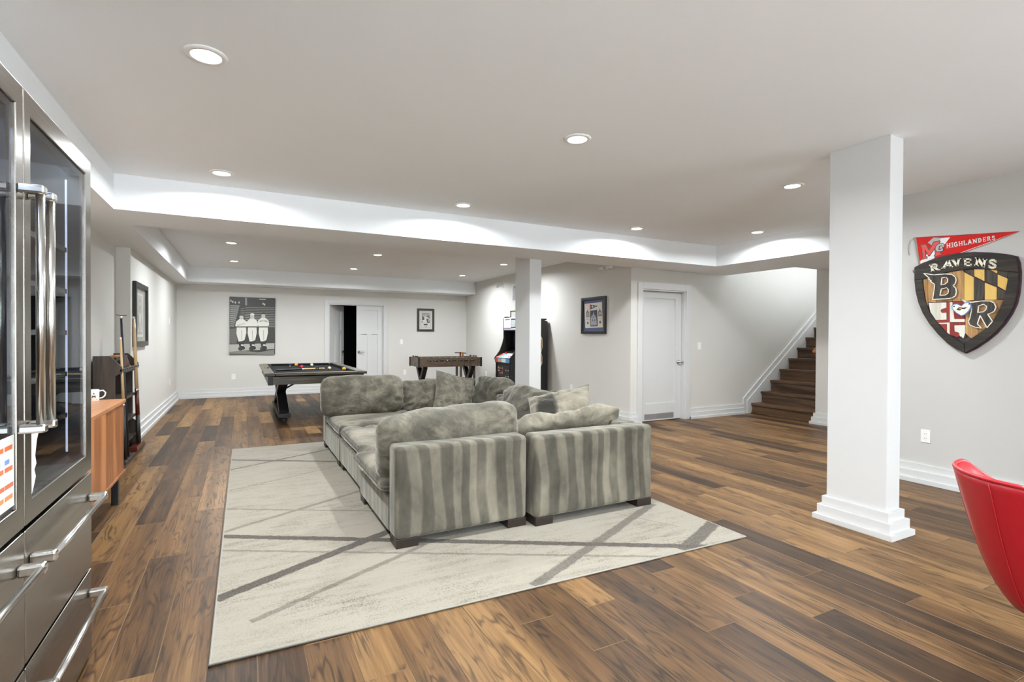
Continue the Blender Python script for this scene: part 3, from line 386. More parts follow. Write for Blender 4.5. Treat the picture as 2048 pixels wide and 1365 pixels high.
# wall behind the camera with a wide garden-door opening that lets the daylight in
w = MB().box(XLN, -.6, YREAR, YREAR + T, 0, ZC).box(2.2, XR, YREAR, YREAR + T, 0, ZC).box(-.6, 2.2, YREAR, YREAR + T, 2.35, ZC)
struct('wall_rear', w, 'wall')

struct('ceiling_near', BOX(XLN - T, XS + T, YREAR, 5.253, ZC, ZC + .1), 'ceiling')
struct('ceiling_far', BOX(XLN - T, XP + T, 5.253, YB + T, ZC, ZC + .1), 'ceiling')
struct('ceiling_soffit_left', BOX(XLN, -.940, YREAR + T, YB, ZS, ZC), 'ceiling')
struct('ceiling_beam', MB().box(-.940, XP, 5.253, 5.945, ZS, ZC).box(XP, 7.12, 5.253, YD, ZS, ZC), 'ceiling')
struct('ceiling_soffit_right', MB().box(6.087, 7.12, 2.90, 5.253, ZS, ZC).box(7.12, XS + T, 2.90, YS, ZS, ZC), 'ceiling')
struct('ceiling_soffit_back', BOX(-.940, XP, 11.675, YB, ZS, ZC), 'ceiling')

# ---- floor: every plank its own board
floor = struct('floor', BOX(XLN - T, 8.2, YREAR, YB + 1.6, -.06, -.0035), 'subfloor')
random.seed(11)
PW, PL, GAP = .176, 1.22, .0016
def project(p):
    d = Vector(p) - Vector((0, 0, CAM_H)); z = d.dot(_F2)
    if z < .25: return None
    return (1024 + F_PX * d.dot(_RX) / z, 682.5 - F_PX * d.dot(_UX) / z)
planks = []; n0 = math.floor((XLN - .93) / PW); i = n0; prev = 0
while .93 + i * PW < 8.0:
    x0 = .93 + i * PW
    off = (prev + random.uniform(.28, .94)) % PL; prev = off
    y = YREAR - off
    while y < YB + .1:
        a, b = max(y, YREAR + .01), min(y + PL, YB + .1)
        if b - a > .05 and not (x0 > XR and b < 2.7) and not (x0 > XP + .2 and a > YD + .3):
            planks.append((x0, a, x0 + PW, b))
        y += PL
    i += 1
def plank_px(q):
    x0, a, x1, b = q
    if x0 > -.15 and x1 < 2.9 and a > 2.3 and b < 6.6: return 0
    pr = [project((x, y, 0)) for x in (x0, x1) for y in (max(a, .9), b)]
    if any(p is None for p in pr) or b < .9: return 0
    us = [p[0] for p in pr]; vs = [p[1] for p in pr]
    if max(us) < 0 or min(us) > 2048 or min(vs) > 1365: return 0
    ar = 0; l = [pr[0], pr[1], pr[3], pr[2]]
    for k in range(4): ar += l[k][0] * l[(k + 1) % 4][1] - l[(k + 1) % 4][0] * l[k][1]
    return abs(ar) / 2
planks.sort(key=plank_px, reverse=True)
cache = {}
def plank_mesh(L):
    k = round(L, 3)
    if k not in cache:
        h, l, c, g = PW / 2 - GAP / 2, L / 2 - GAP / 2, .0016, .0035
        v = [(-h, -l, -g), (h, -l, -g), (h, l, -g), (-h, l, -g), (-h, -l, -c), (h, -l, -c), (h, l, -c), (-h, l, -c),
             (-h + c, -l + c, 0), (h - c, -l + c, 0), (h - c, l - c, 0), (-h + c, l - c, 0)]
        f = [(8, 9, 10, 11)] + [(a, (a + 1) % 4, (a + 1) % 4 + 4, a + 4) for a in range(4)] + [(a + 4, (a + 1) % 4 + 4, (a + 1) % 4 + 8, a + 8) for a in range(4)]
        cache[k] = (v, f)
    return cache[k]
pm = {}; rest = MB()
for n, (x0, a, x1, b) in enumerate(planks):
    L = b - a; v, f = plank_mesh(L); c = ((x0 + x1) / 2, (a + b) / 2)
    if n < 300:
        k = round(L, 3)
        if k not in pm:
            pm[k] = MB().add(v, f).mesh('plank'); pm[k].materials.append(M['plank']); pm[k].materials.append(M['plank_edge'])
            for q in pm[k].polygons: q.material_index = 0 if q.normal.z > .95 else 1
        o = bpy.data.objects.new('plank', pm[k]); COL.objects.link(o); o.parent = floor; o.location = (c[0], c[1], 0)
    else: rest.add([(p[0] + c[0], p[1] + c[1], p[2]) for p in v], f)
r = rest.build('far_planks', 'plank_island', floor); r['kind'] = 'stuff'

# ---- three-step baseboards
STEPS = ((.060, .037), (.040, .104), (.020, .165))
def baseboard(name, runs):
    """runs: (axis, wall coordinate, from, to, side) - side is the direction the board projects to"""
    m = MB()
    for ax, c, a, b, s, ea, eb in runs:
        for th, h in STEPS:
            c0, c1 = sorted((c, c + s * th)); aa, bb = a - ea * th, b + eb * th
            if ax == 'x': m.box(c0, c1, aa, bb, 0, h)
            else: m.box(aa, bb, c0, c1, 0, h)
    return struct(name, m, 'trim')
baseboard('baseboard_left', [('x', XL, 7.515, YB, 1, 0, 0), ('y', 7.515, XLN, XL, -1, 0, 1), ('x', XLN, YREAR + T, 7.515, 1, 0, 0)])
baseboard('baseboard_back', [('y', YB, XL, 1.640, -1, 0, 0), ('y', YB, 3.040, XP, -1, 0, 0)])
baseboard('baseboard_print', [('x', XP, YD, YB, -1, 0, 0), ('y', YD, XP, 5.206, -1, 1, 0)])
baseboard('baseboard_door', [('y', YD, 6.282, 7.545, -1, 0, 0)])
baseboard('baseboard_right', [('x', XR, -.3, 2.90, -1, 0, 0), ('y', 2.90, XR, XS, 1, 1, 0)])
baseboard('baseboard_stair', [('x', XS, 2.90, YS, -1, 0, 1)])

# ---- columns with stepped plinths
def column(name, x0, x1, y0, y1, z1, label):
    e = empty(name, ((x0 + x1) / 2, (y0 + y1) / 2, 0), kind='structure'); cx, cy = e.location.x, e.location.y
    e['label'] = label
    hx, hy = (x1 - x0) / 2, (y1 - y0) / 2
    BOX(-hx, hx, -hy, hy, 0, z1).build('shaft', 'trim', e, bevel=.003)
    z = 0
    for th, h in STEPS:
        t = th * 1.08; BOX(-hx - t, hx + t, -hy - t, hy + t, z, h).build('plinth_step', 'trim', e, bevel=.0015); z = h
column('column_near', 3.712, 3.868, 1.824, 2.212, ZC, 'square white column with stepped plinth in front of the shield sign wall')
column('column_mid', 3.372, 3.550, 5.946, 6.350, ZC, 'slim white column standing behind the sofa in front of the arcade cabinet')

# ---- staircase
st = empty('staircase', (7.713, (YS + YD) / 2, 0), label='brown oak staircase climbing beside the white skirting past the closed door', cat='stairs')
SY = (YD - YS) / 2 - .012
for k in range(13):
    x, z = k * .246, .176 + k * .188
    BOX(x - .0, x + .285, -SY, SY, z - .042, z).build('tread', 'stairwood', st, bevel=.006)
    BOX(x + .028, x + .048, -SY, SY, (z - .188 if k else 0), z - .042).build('riser', 'stairwood', st)
BOX(-.0, .028, -SY, SY, 0, .022).build('floor_nosing', 'stairwood', st, bevel=.004)
# sloping white skirting on the far stair wall
sk = MB(); to = lambda u, v, d: (u, YD - d, v); sl = .188 / .246
def skirt(top0, x0, th, d0=0):
    x1 = 11.0; z0 = .165 if top0 is None else top0
    sk.prism([[(x0, 0), (x0, z0), (x1, z0 + (x1 - x0) * sl), (x1, z0 + (x1 - x0) * sl - .9), (x0 + .30, 0)]], to, d0, th)
skirt(.262, 7.545, .020); skirt(.222, 7.625, .036); skirt(.175, 7.680, .010)
struct('trim_1', sk, 'trim')
hr = empty('handrail', (7.72, YS + .07, .10), label='slim wooden handrail on the near wall of the stairs', cat='handrail')
MB().tube([(-.02 + .0, .0, .98), (2.6, 0, .98 + 2.62 * sl)], .022, 10).build('rail', 'orangewood', hr, smooth=True)
MB().tube([(-.02, 0, .985), (-.02, -.07, .985)], .022, 10).build('rail_return', 'orangewood', hr, smooth=True)
for x in (.5, 1.9): MB().tube([(x, 0, .98 + x * sl - .01), (x, -.02, .92 + x * sl), (x, -.07, .92 + x * sl)], .008, 6).build('bracket', 'chrome', hr)

# ---- doors
def casing(mb, a, b, top, wdt, y0, y1):
    mb.box(a - wdt, a, y0, y1, 0, top + wdt).box(b, b + wdt, y0, y1, 0, top + wdt).box(a, b, y0, y1, top, top + wdt)
    return mb
def lever(parent, x, y, z, s):
    h = MB().lathe([(.030, 0), (.030, -.012), (.016, -.016), (.011, -.05)], (x, y, z), 16, 'y')
    h.tube([(x, y - .048, z), (x + s * .03, y - .052, z), (x + s * .115, y - .048, z - .004)], [.011, .010, .007], 8)
    return h.build('lever_handle', 'chrome', parent, smooth=True)
def leaf(parent, w_, h_, thick, panels, name='leaf'):
    """framed leaf: stiles and rails around recessed panels (x0, x1, z0, z1)"""
    m = MB(); outer = [(0, 0), (w_, 0), (w_, h_), (0, h_)]
    holes = [[(a, c), (b, c), (b, d), (a, d)] for a, b, c, d in panels]
    m.prism([outer] + [list(reversed(h)) for h in holes], lambda u, v, d: (u, d, v), 0, thick)
    o = m.build(name, 'trim', parent)
    for a, b, c, d in panels: BOX(a, b, .016, thick - .016, c, d).build('panel', 'trim', o)
    return o
d1 = empty('door_1', (5.30, YD, 0), kind='structure', label='closed white single-panel door beside the stairs')
casing(MB(), .0, .89, 2.02, .092, -.022, 0).build('casing', 'trim', d1, bevel=.003)
MB().box(0, .02, 0, .14, 0, 2.02).box(.87, .89, 0, .14, 0, 2.02).box(0.02, .87, 0, .14, 2.0, 2.02).build('jamb', 'trim', d1)
lf = leaf(d1, .84, 1.985, .042, [(.115, .715, .262, 1.885)]); lf.location = (.025, .062, .010)
lever(lf, .775, 0, .895, 1)
BOX(.09, .69, -.002, 0, .02, .105).build('kick_plate', 'brushed_plate', lf)
d2 = empty('door_2', (1.72, YB, 0), kind='structure', label='white double door on the back wall with one leaf ajar')
casing(MB(), .0, 1.245, 2.015, .09, -.02, 0).build('casing', 'trim', d2, bevel=.003)
MB().box(0, .02, 0, T, 0, 2.015).box(1.225, 1.245, 0, T, 0, 2.015).box(.02, 1.225, 0, T, 1.995, 2.015).build('jamb', 'trim', d2)
PAN = [(.115, .485, 1.42, 1.88), (.115, .245, .20, 1.32), (.355, .485, .20, 1.32)]
l1 = leaf(d2, .600, 1.985, .038, PAN); l1.location = (.022, .06, .008); l1.rotation_euler = (0, 0, math.radians(49))
lever(l1, .545, 0, .905, -1)
l2 = leaf(d2, .600, 1.985, .038, PAN); l2.location = (.623, .03, .008); lever(l2, .055, 0, .905, 1)
for z in (.25, 1.0, 1.72): BOX(.014, .026, .045, .062, z, z + .09).build('hinge', 'chrome', d2)
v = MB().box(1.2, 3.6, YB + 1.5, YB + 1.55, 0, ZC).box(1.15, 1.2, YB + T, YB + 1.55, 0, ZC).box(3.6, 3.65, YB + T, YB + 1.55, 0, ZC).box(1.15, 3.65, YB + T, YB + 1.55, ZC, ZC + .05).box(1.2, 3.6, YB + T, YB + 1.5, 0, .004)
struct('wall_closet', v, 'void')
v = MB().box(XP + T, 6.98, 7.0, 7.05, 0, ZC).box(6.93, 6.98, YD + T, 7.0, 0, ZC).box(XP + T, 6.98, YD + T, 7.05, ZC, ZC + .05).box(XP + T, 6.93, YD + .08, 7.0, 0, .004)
struct('wall_light_block', v, 'void')  # unseen dark box added so no daylight leaks in under the closed door

# ------------------------------------------------------------------ recessed lights
LIGHTS = [(-.155, 2.83, 'recessed ceiling light closest to the fridge front'), (-.155, 4.82, 'recessed ceiling light in front of the beam beyond the fridge'),
          (1.965, 4.83, 'recessed ceiling light near the middle of the long beam'), (1.975, 2.85, 'recessed ceiling light over the rug, nearest the middle'),
          (4.225, 2.84, 'recessed ceiling light just behind the near white column'), (4.240, 4.85, 'recessed ceiling light in front of the beam near the door'),
          (5.700, 4.29, 'recessed ceiling light next to the soffit above the stairs'),
          (-.150, 8.40, 'recessed ceiling light of the far tray near the beam, left row'), (-.145, 10.45, 'recessed ceiling light of the far tray above the team poster'),
          (1.945, 8.46, 'recessed ceiling light over the near end of the pool table'), (1.940, 10.48, 'recessed ceiling light over the far end of the pool table'),
          (4.230, 10.44, 'recessed ceiling light above the foosball table'), (4.240, 8.45, 'recessed ceiling light in front of the arcade cabinet'),
          (-.155, .84, 'recessed ceiling light out of view beside the fridge handles'), (1.965, .84, 'recessed ceiling light out of view above the photographer'), (-.155, -1.2, 'recessed ceiling light behind the photographer, fridge side'), (1.965, -1.2, 'recessed ceiling light behind the photographer, middle row')]
lamp_data = bpy.data.lights.new('downlight', 'AREA'); lamp_data.shape = 'DISK'; lamp_data.size = .12; lamp_data.energy = LAMP_W
lamp_data.color = (.91, .965, 1.0); lamp_data.spread = math.radians(165)
lamp_far = lamp_data.copy(); lamp_far.energy = LAMP_FAR_W
ring = MB().lathe([(.062, -.004), (.066, -.010), (.088, -.006), (.092, 0), (.062, 0)], (0, 0, 0), 32, caps=False).mesh('trim_ring'); ring.materials.append(M['white_plastic'])
lens = MB().lathe([(.002, -.003), (.061, -.003), (.061, 0), (.002, 0)], (0, 0, 0), 32).mesh('lens'); lens.materials.append(M['lens'])
for x, y, lab in LIGHTS:
    e = empty('recessed_light', (x, y, ZC), label=lab or 'recessed ceiling light behind the photographer', cat='ceiling light', group='recessed ceiling lights')
    a = link('trim_ring', ring, None, e); b = link('lens', lens, None, e)
    for p in ring.polygons: p.use_smooth = True
    L = bpy.data.objects.new('downlight', lamp_far if y > 6 else lamp_data); COL.objects.link(L); L.parent = e; L.location = (0, 0, -.016)
# stairwell light upstairs
sl_d = bpy.data.lights.new('stair_light', 'AREA'); sl_d.shape = 'DISK'; sl_d.size = .35; sl_d.energy = 45; sl_d.color = (.95, .98, 1)
e = empty('stair_ceiling_lamp', (8.9, 5.3, 5.2), label='round ceiling lamp at the top of the stairwell', cat='ceiling light')
MB().lathe([(.002, -.05), (.15, -.05), (.18, -.02), (.18, 0)], (0, 0, 0), 24).build('lens', 'lens', e)
L = bpy.data.objects.new('stair_light', sl_d); COL.objects.link(L); L.parent = e; L.location = (0, 0, -.07)

# ------------------------------------------------------------------ wall fittings
def on_wall(plane, c, a, z):
    """origin and turn so that local +y points into the wall"""
    return {'back': ((a, c, z), 0), 'print': ((c, a, z), -PI / 2), 'left': ((c, a, z), PI / 2)}[plane]
def outlet(plane, c, a, z, label):
    loc, r = on_wall(plane, c, a, z); e = empty('wall_outlet', loc, r, label, 'outlet', 'wall outlets')
    BOX(-.036, .036, -.006, 0, -.058, .058).build('plate', 'white_plastic', e, bevel=.002)
    for s in (-.021, .021):
        f = BOX(-.017, .017, -.0085, -.006, s - .015, s + .015).build('receptacle', 'white_plastic', e, bevel=.003)
        for x in (-.007, .007): BOX(x - .0013, x + .0013, -.0090, -.0085, s - .002, s + .008).build('slot', 'slot', f)
def switch(plane, c, a, z, label, n=1):
    loc, r = on_wall(plane, c, a, z); e = empty('light_switch', loc, r, label, 'switch', 'wall switches')
    w_ = .036 + .023 * (n - 1); BOX(-w_, w_, -.006, 0, -.058, .058).build('plate', 'white_plastic', e, bevel=.002)
    for k in range(n):
        x = (k - (n - 1) / 2) * .046; BOX(x - .0165, x + .0165, -.010, -.006, -.033, .033).build('rocker', 'white_plastic', e, bevel=.002)
outlet('back', YB, -.181, .419, 'white outlet on the back wall below the team poster')
outlet('back', YB, 3.477, .41, 'white outlet on the back wall behind the foosball table')
outlet('print', XP, 7.47, .40, 'white outlet on the wall under the blue framed print')
outlet('print', XP, 11.03, .41, 'white outlet on the side wall between foosball table and arcade cabinet')
outlet('print', XR, 2.353, .422, 'white outlet on the right wall below the shield sign')
outlet('left', XL, 11.19, .44, 'white outlet low on the left wall near the far corner')
switch('back', YB, 3.395, 1.15, 'white light switch on the back wall beside the double door')
switch('back', YD, 6.50, 1.156, 'white light switch between the closed door and the stairs')
switch('left', XL, 11.13, 1.55, 'white switch plate high on the left wall near the far corner')
def grille(a0, a1, z0, z1, split, label, horiz):
    e = empty('air_vent', (XP, (a0 + a1) / 2, (z0 + z1) / 2), -PI / 2, label, 'vent'); w_, h_ = abs(a1 - a0) / 2, (z1 - z0) / 2
    BOX(-w_, w_, -.002, 0, -h_, h_).build('backing', 'slot', e)
    m = MB().box(-w_ - .02, -w_, -.01, 0, -h_ - .02, h_ + .02).box(w_, w_ + .02, -.01, 0, -h_ - .02, h_ + .02).box(-w_, w_, -.01, 0, h_, h_ + .02).box(-w_, w_, -.01, 0, -h_ - .02, -h_)
    if split: m.box(-.012, .012, -.009, 0, -h_, h_)
    m.build('frame', 'white_plastic', e)
    n = int((2 * h_) / .022) if horiz else int(2 * w_ / .022)
    for k in range(n):
        if horiz: q = -h_ + (k + .5) * 2 * h_ / n; BOX(-w_, w_, -.008, -.003, q - .004, q + .004).build('slat', 'white_plastic', e)
        else: q = -w_ + (k + .5) * 2 * w_ / n; BOX(q - .004, q + .004, -.008, -.003, -h_, h_).build('slat', 'white_plastic', e)
grille(10.16, 10.47, 2.385, 2.475, True, 'small white supply vent high on the wall above the foosball table', False)
grille(9.32, 9.70, 2.05, 2.37, False, 'tall white return air vent beside the slim column', True)
e = empty('motion_sensor', (XP, 6.50, 2.385), -PI / 2, 'small white sensor under the beam above the blue framed print', 'sensor')
BOX(-.14, .14, -.05, 0, -.02, .012).build('housing', 'white_plastic', e, bevel=.006); BOX(-.03, .03, -.052, -.05, -.012, .0).build('window', 'slot', e)
# ------------------------------------------------------------------ rug
def rug_material():
    t = NT('woven_rug'); co = t.node('ShaderNodeNewGeometry').outputs['Position']
    sep = t.node('ShaderNodeSeparateXYZ'); t.link(co, sep.inputs[0])
    n1 = t.noise(t.mapping(co, (3, 20, 1), rot=(0, 0, .1)), 1.0, 4, .65); n2 = t.noise(co, 150, 2, .6); n3 = t.noise(co, 2.2, 3, .6)
    sp = t.math('MULTIPLY', t.math('SUBTRACT', t.math('ADD', t.math('MULTIPLY', n1, .55), t.math('MULTIPLY', n2, .6)), .555, clamp=True), 5.5, clamp=True)
    sp = t.math('MULTIPLY', sp, t.math('MULTIPLY', t.math('SUBTRACT', n3, .30, clamp=True), 2.6, clamp=True))
    col = t.mix(t.math('MULTIPLY', sp, .9), lin(152, 145, 131) + (1,), lin(84, 72, 58) + (1,))
    wob = t.math('MULTIPLY', t.math('SUBTRACT', t.noise(co, 16, 3, .6), .5), .03)
    lines = [((-.12, 6.02), (1.0, 5.38), .045, .8), ((-.12, 5.57), (1.0, 6.17), .035, .75), ((-.12, 4.82), (1.0, 5.36), .022, .4),
             ((-.12, 4.34), (1.0, 3.72), .026, .5), ((-.12, 3.83), (1.0, 4.42), .036, .5), ((-.12, 3.757), (2.56, 2.215), .052, .95),
             ((-.12, 2.870), (1.3, 3.59), .060, .95), ((-.12, 3.515), (2.25, 2.21), .026, .5), ((.03, 2.575), (1.0, 3.05), .035, .55),
             ((1.33, 2.287), (2.80, 3.00), .055, .7), ((2.36, 2.258), (2.90, 2.500), .075, .85), ((2.41, 2.96), (2.62, 2.56), .02, .3)]
    acc = None
    for (x0, y0), (x1, y1), w_, a in lines:
        d = Vector((x1 - x0, y1 - y0)); L = d.length; d /= L; nx, ny = -d.y, d.x
        dist = t.math('ADD', t.math('MULTIPLY_ADD', sep.outputs[0], nx, -(nx * x0 + ny * y0)), t.math('MULTIPLY_ADD', sep.outputs[1], ny, wob))
        al = t.math('MULTIPLY_ADD', sep.outputs[0], d.x, t.math('MULTIPLY_ADD', sep.outputs[1], d.y, -(d.x * x0 + d.y * y0)))
        core = t.math('MULTIPLY', t.math('SUBTRACT', w_ * .68, t.math('ABSOLUTE', dist)), 90.0, clamp=True)
        inside = t.math('MULTIPLY', t.math('GREATER_THAN', al, 0.0), t.math('LESS_THAN', al, L))
        f = t.math('MULTIPLY', t.math('MULTIPLY', core, inside), a)
        acc = f if acc is None else t.math('MAXIMUM', acc, f)
    acc = t.math('MULTIPLY', acc, t.math('MULTIPLY_ADD', n2, 1.0, .45), clamp=True)
    col = t.mix(acc, col, lin(62, 54, 46) + (1,))
    t.base(col); t.b.inputs['Roughness'].default_value = .95; t.b.inputs['Specular IOR Level'].default_value = .08
    t.b.inputs['Sheen Weight'].default_value = .2
    t.bump(n2, .5, .004); return t.m
rc = [(-.117, 2.314), (2.886, 2.238), (2.872, 6.53), (-.107, 6.571)]
rug = empty('area_rug', (1.38, 4.4, 0), label='cream rug with crossing grey-brown lines under the sectional sofa', cat='rug')
rl = [(x - 1.38, y - 4.4) for x, y in rc]
MB().prism(rl, lambda u, v, d: (u, v, d), .0005, .010).build('pile', rug_material(), rug)
M['rug_edge'] = plain('rug_binding', lin(160, 156, 148), .9, spec=.1, scale=200)
MB().tube([(x, y, .0062) for x, y in rl], .006, 6, True).build('bound_edge', 'rug_edge', rug, smooth=True)

# ------------------------------------------------------------------ sofa
def cushion_mesh(w_, h_, t_, p=3.0, q=.42, pinch=.06, seed=0, wr=.012, n=40, sag=0.0, rnd=.0):
    """soft cushion: width on x, height on z, thickness on y"""
    vs = []; fs = []; idx = {}
    def par(k, m):
        a = -1 + 2 * k / m; return math.copysign(1 - (1 - abs(a)) ** 1.7, a)
    nu, nv = n, max(16, int(n * h_ / w_) if h_ < w_ else n)
    nv = min(nv, n)
    for side in (1, -1):
        for j in range(nv + 1):
            for i in range(nu + 1):
                edge = i in (0, nu) or j in (0, nv)
                key = (i, j, 0 if edge else side)
                if key in idx: continue
                u, v = par(i, nu), par(j, nv)
                e = max(0.0, (1 - abs(u) ** p) * (1 - abs(v) ** p)) ** q
                x = w_ / 2 * u * (1 - pinch * (1 - v * v) * abs(u) ** 2) * (1 - rnd * (h_ / w_) * abs(v) ** 7); z = h_ / 2 * v * (1 - pinch * (1 - u * u) * abs(v) ** 2) * (1 - rnd * abs(u) ** 7)
                y = side * t_ / 2 * e
                s = Vector((seed * 7.3, seed * 3.1, seed * 1.7 + side * 5))
                big = noise.noise(Vector((x * 3.2, z * 3.2, 0)) + s)
                a = math.atan2(v, u if abs(u) > 1e-4 else 1e-4)
                rad = min(1.0, max(abs(u), abs(v)))
                ridge = 1 - abs(noise.noise(Vector((x * 5 + big * 1.5, z * 9 - big, side * 2)) + s)) * 2.2
                rays = noise.noise(Vector((a * 6.0, rad * 1.1, side * 3.0)) + s) * rad ** 2
                y += side * e ** .6 * (big * wr * 1.8 + ridge * wr * .6 + rays * wr * 2.6)
                z += wr * 1.2 * big * abs(v) - sag * (1 - u * u) * (v + 1) / 2
                idx[key] = len(vs); vs.append((x, y, z))
    for side in (1, -1):
        for j in range(nv):
            for i in range(nu):
                def g(a, b): return idx[(a, b, 0 if a in (0, nu) or b in (0, nv) else side)]
                f = (g(i, j), g(i + 1, j), g(i + 1, j + 1), g(i, j + 1)); fs.append(f if side < 0 else f[::-1])
    m = MB().add(vs, fs)
    rim = [idx[(i, 0, 0)] for i in range(nu)] + [idx[(nu, j, 0)] for j in range(nv)] + [idx[(i, nv, 0)] for i in range(nu, 0, -1)] + [idx[(0, j, 0)] for j in range(nv, 0, -1)]
    return m, [vs[k] for k in rim]

def soft(name, w_, h_, t_, loc, rot, mat, label, cat, group, piping=True, **kw):
    e = empty(name, loc, label=label, cat=cat, group=group, rot=tuple(math.radians(a) for a in rot))
    m, rim = cushion_mesh(w_, h_, t_, **kw); m.build('cover', mat, e, smooth=True)
    if piping: MB().tube(rim, .0042, 5, True).build('piping', mat, e, smooth=True)
    return e

FZ, SB, SEAT, BACK = .062, .285, .405, .625      # foot, seat base top, seat cushion top, back top
def module(x0, x1, y0, y1, backs, label, seat_h=SEAT, over=(0, 0, 0, 0)):
    cx, cy = (x0 + x1) / 2, (y0 + y1) / 2; hx, hy = (x1 - x0) / 2, (y1 - y0) / 2; bt = .17
    e = empty('sofa_module', (cx, cy, 0), label=label, cat='sofa', group='modules of the grey velvet sectional')
    for sx in (-1, 1):
        for sy in (-1, 1):
            fx, fy = sx * (hx - .075), sy * (hy - .075)
            BOX(fx - .07, fx + .07, fy - .07, fy + .07, .010, FZ + .004).build('foot', 'darkfoot', e, bevel=.003)
    ax0, ax1, ay0, ay1 = -hx, hx, -hy, hy
    for b in backs:
        if b == 'near': BOX(-hx, hx, -hy, -hy + bt, FZ, BACK).build('back_panel', 'velvet_stripe', e, bevel=.028, seg=4); ay0 += bt
        if b == 'far': BOX(-hx, hx, hy - bt, hy, FZ, BACK).build('back_panel', 'velvet_stripe', e, bevel=.028, seg=4); ay1 -= bt
    for b in backs:
        if b == 'right': BOX(hx - bt, hx, ay0, ay1, FZ, BACK).build('back_panel', 'velvet_stripe', e, bevel=.028, seg=4); ax1 -= bt
    BOX(ax0 + .002, ax1, ay0, ay1, FZ, SB).build('seat_base', 'velvet_stripe', e, bevel=.012, seg=3)
    w_, d_ = ax1 - ax0 + over[0] + over[1], ay1 - ay0 + over[2] + over[3]
    m, rim = cushion_mesh(w_ - .008, d_ - .008, (seat_h - SB) * 1.12, p=9, q=.34, pinch=.0, seed=int(cx * 10 + cy * 31), wr=.010)
    o = m.build('seat_cushion', 'velvet_seat', e, smooth=True); o.rotation_euler = (-PI / 2, 0, 0)
    o.location = ((ax0 + ax1 + over[1] - over[0]) / 2, (ay0 + ay1 + over[3] - over[2]) / 2, SB + (seat_h - SB) * .52)
    q = MB().tube(rim, .004, 5, True).build('piping', 'velvet_seat', o, smooth=True)
    return e
X0, X1, X2 = .815, 1.748, 2.787
module(X0 - .005, 1.715, 3.045, 4.115, ['near'], 'sofa module with striped back panel toward the rug corner and a puffy seat', over=(.05, 0, 0, .02))
module(X1, X2, 2.990, 4.115, ['near', 'right'], 'corner sofa module with striped back panel beside the empty floor', )
module(X0 + .022, 1.745, 4.135, 5.215, [], 'backless ottoman module in the middle of the sofa pit')
module(X1 + .01, X2, 4.135, 5.215, ['right'], 'sofa module in the middle of the sofa side facing the white door')
module(X0 + .015, 1.745, 5.235, 6.345, ['far'], 'sofa module at the pool table end with the large rolled back cushion')
module(X1 + .01, X2, 5.235, 6.345, ['far', 'right'], 'corner sofa module next to the slim column')

G = 'loose cushions on the sectional sofa'
soft('back_cushion', .92, .46, .33, (1.215, 6.00, .615), (-5, 0, 1), 'velvet_mid', 'large rounded grey velvet back cushion at the pool table end of the sofa', 'cushion', G, False, p=2.6, q=.34, pinch=.0, rnd=.16, seed=3, wr=.020, n=56)
soft('back_cushion', .62, .40, .26, (1.950, 6.06, .575), (-12, 0, 0), 'velvet_mid', 'slumped velvet back cushion left of the square throw pillow', 'cushion', G, False, p=2.6, q=.34, pinch=.0, rnd=.16, seed=5, wr=.026, n=50)
soft('throw_pillow', .50, .52, .17, (2.235, 5.76, .595), (-22, 13, -3), 'velvet_mid', 'square piped throw pillow standing upright at the far sofa corner', 'pillow', G, True, p=2.4, q=.55, pinch=.07, seed=7, wr=.014)
soft('back_cushion', .56, .44, .26, (2.68, 5.60, .585), (-10, 0, -68), 'velvet_dark', 'dark crumpled back cushion to the right of the square throw pillow', 'cushion', G, False, p=2.6, q=.34, pinch=.0, rnd=.16, seed=9, wr=.026, n=50)
soft('back_cushion', .92, .48, .28, (2.505, 4.50, .560), (-24, 0, -88), 'velvet_dark', 'dark velvet back cushion leaning on the sofa side facing the white door', 'cushion', G, False, p=2.6, q=.34, pinch=.0, rnd=.16, seed=12, wr=.024, n=50)
soft('back_cushion', .60, .42, .22, (2.56, 3.95, .585), (-30, 0, -92), 'velvet_dark', 'dark back cushion half hidden behind the striped throw pillow', 'cushion', G, False, p=2.6, q=.34, pinch=.0, rnd=.16, seed=15, wr=.020)
soft('throw_pillow', .56, .52, .20, (2.42, 3.72, .640), (-50, -14, -38), 'velvet_smudge', 'pale throw pillow with a dark smudge lying in the near sofa corner', 'pillow', G, True, p=2.4, q=.52, pinch=.07, seed=17, wr=.018)
soft('back_cushion', .98, .38, .15, (2.26, 3.42, .560), (42, -5, -3), 'velvet_pale', 'long pale cushion lying along the near back of the corner module', 'cushion', G, False, p=2.6, q=.34, pinch=.0, rnd=.16, seed=19, wr=.024, n=56)
soft('back_cushion', 1.02, .48, .30, (1.270, 3.34, .575), (12, -3.5, 1), 'velvet_mid', 'big grey back cushion tilted against the near striped back panel', 'cushion', G, False, p=2.6, q=.34, pinch=.0, rnd=.16, seed=23, wr=.020, n=60)

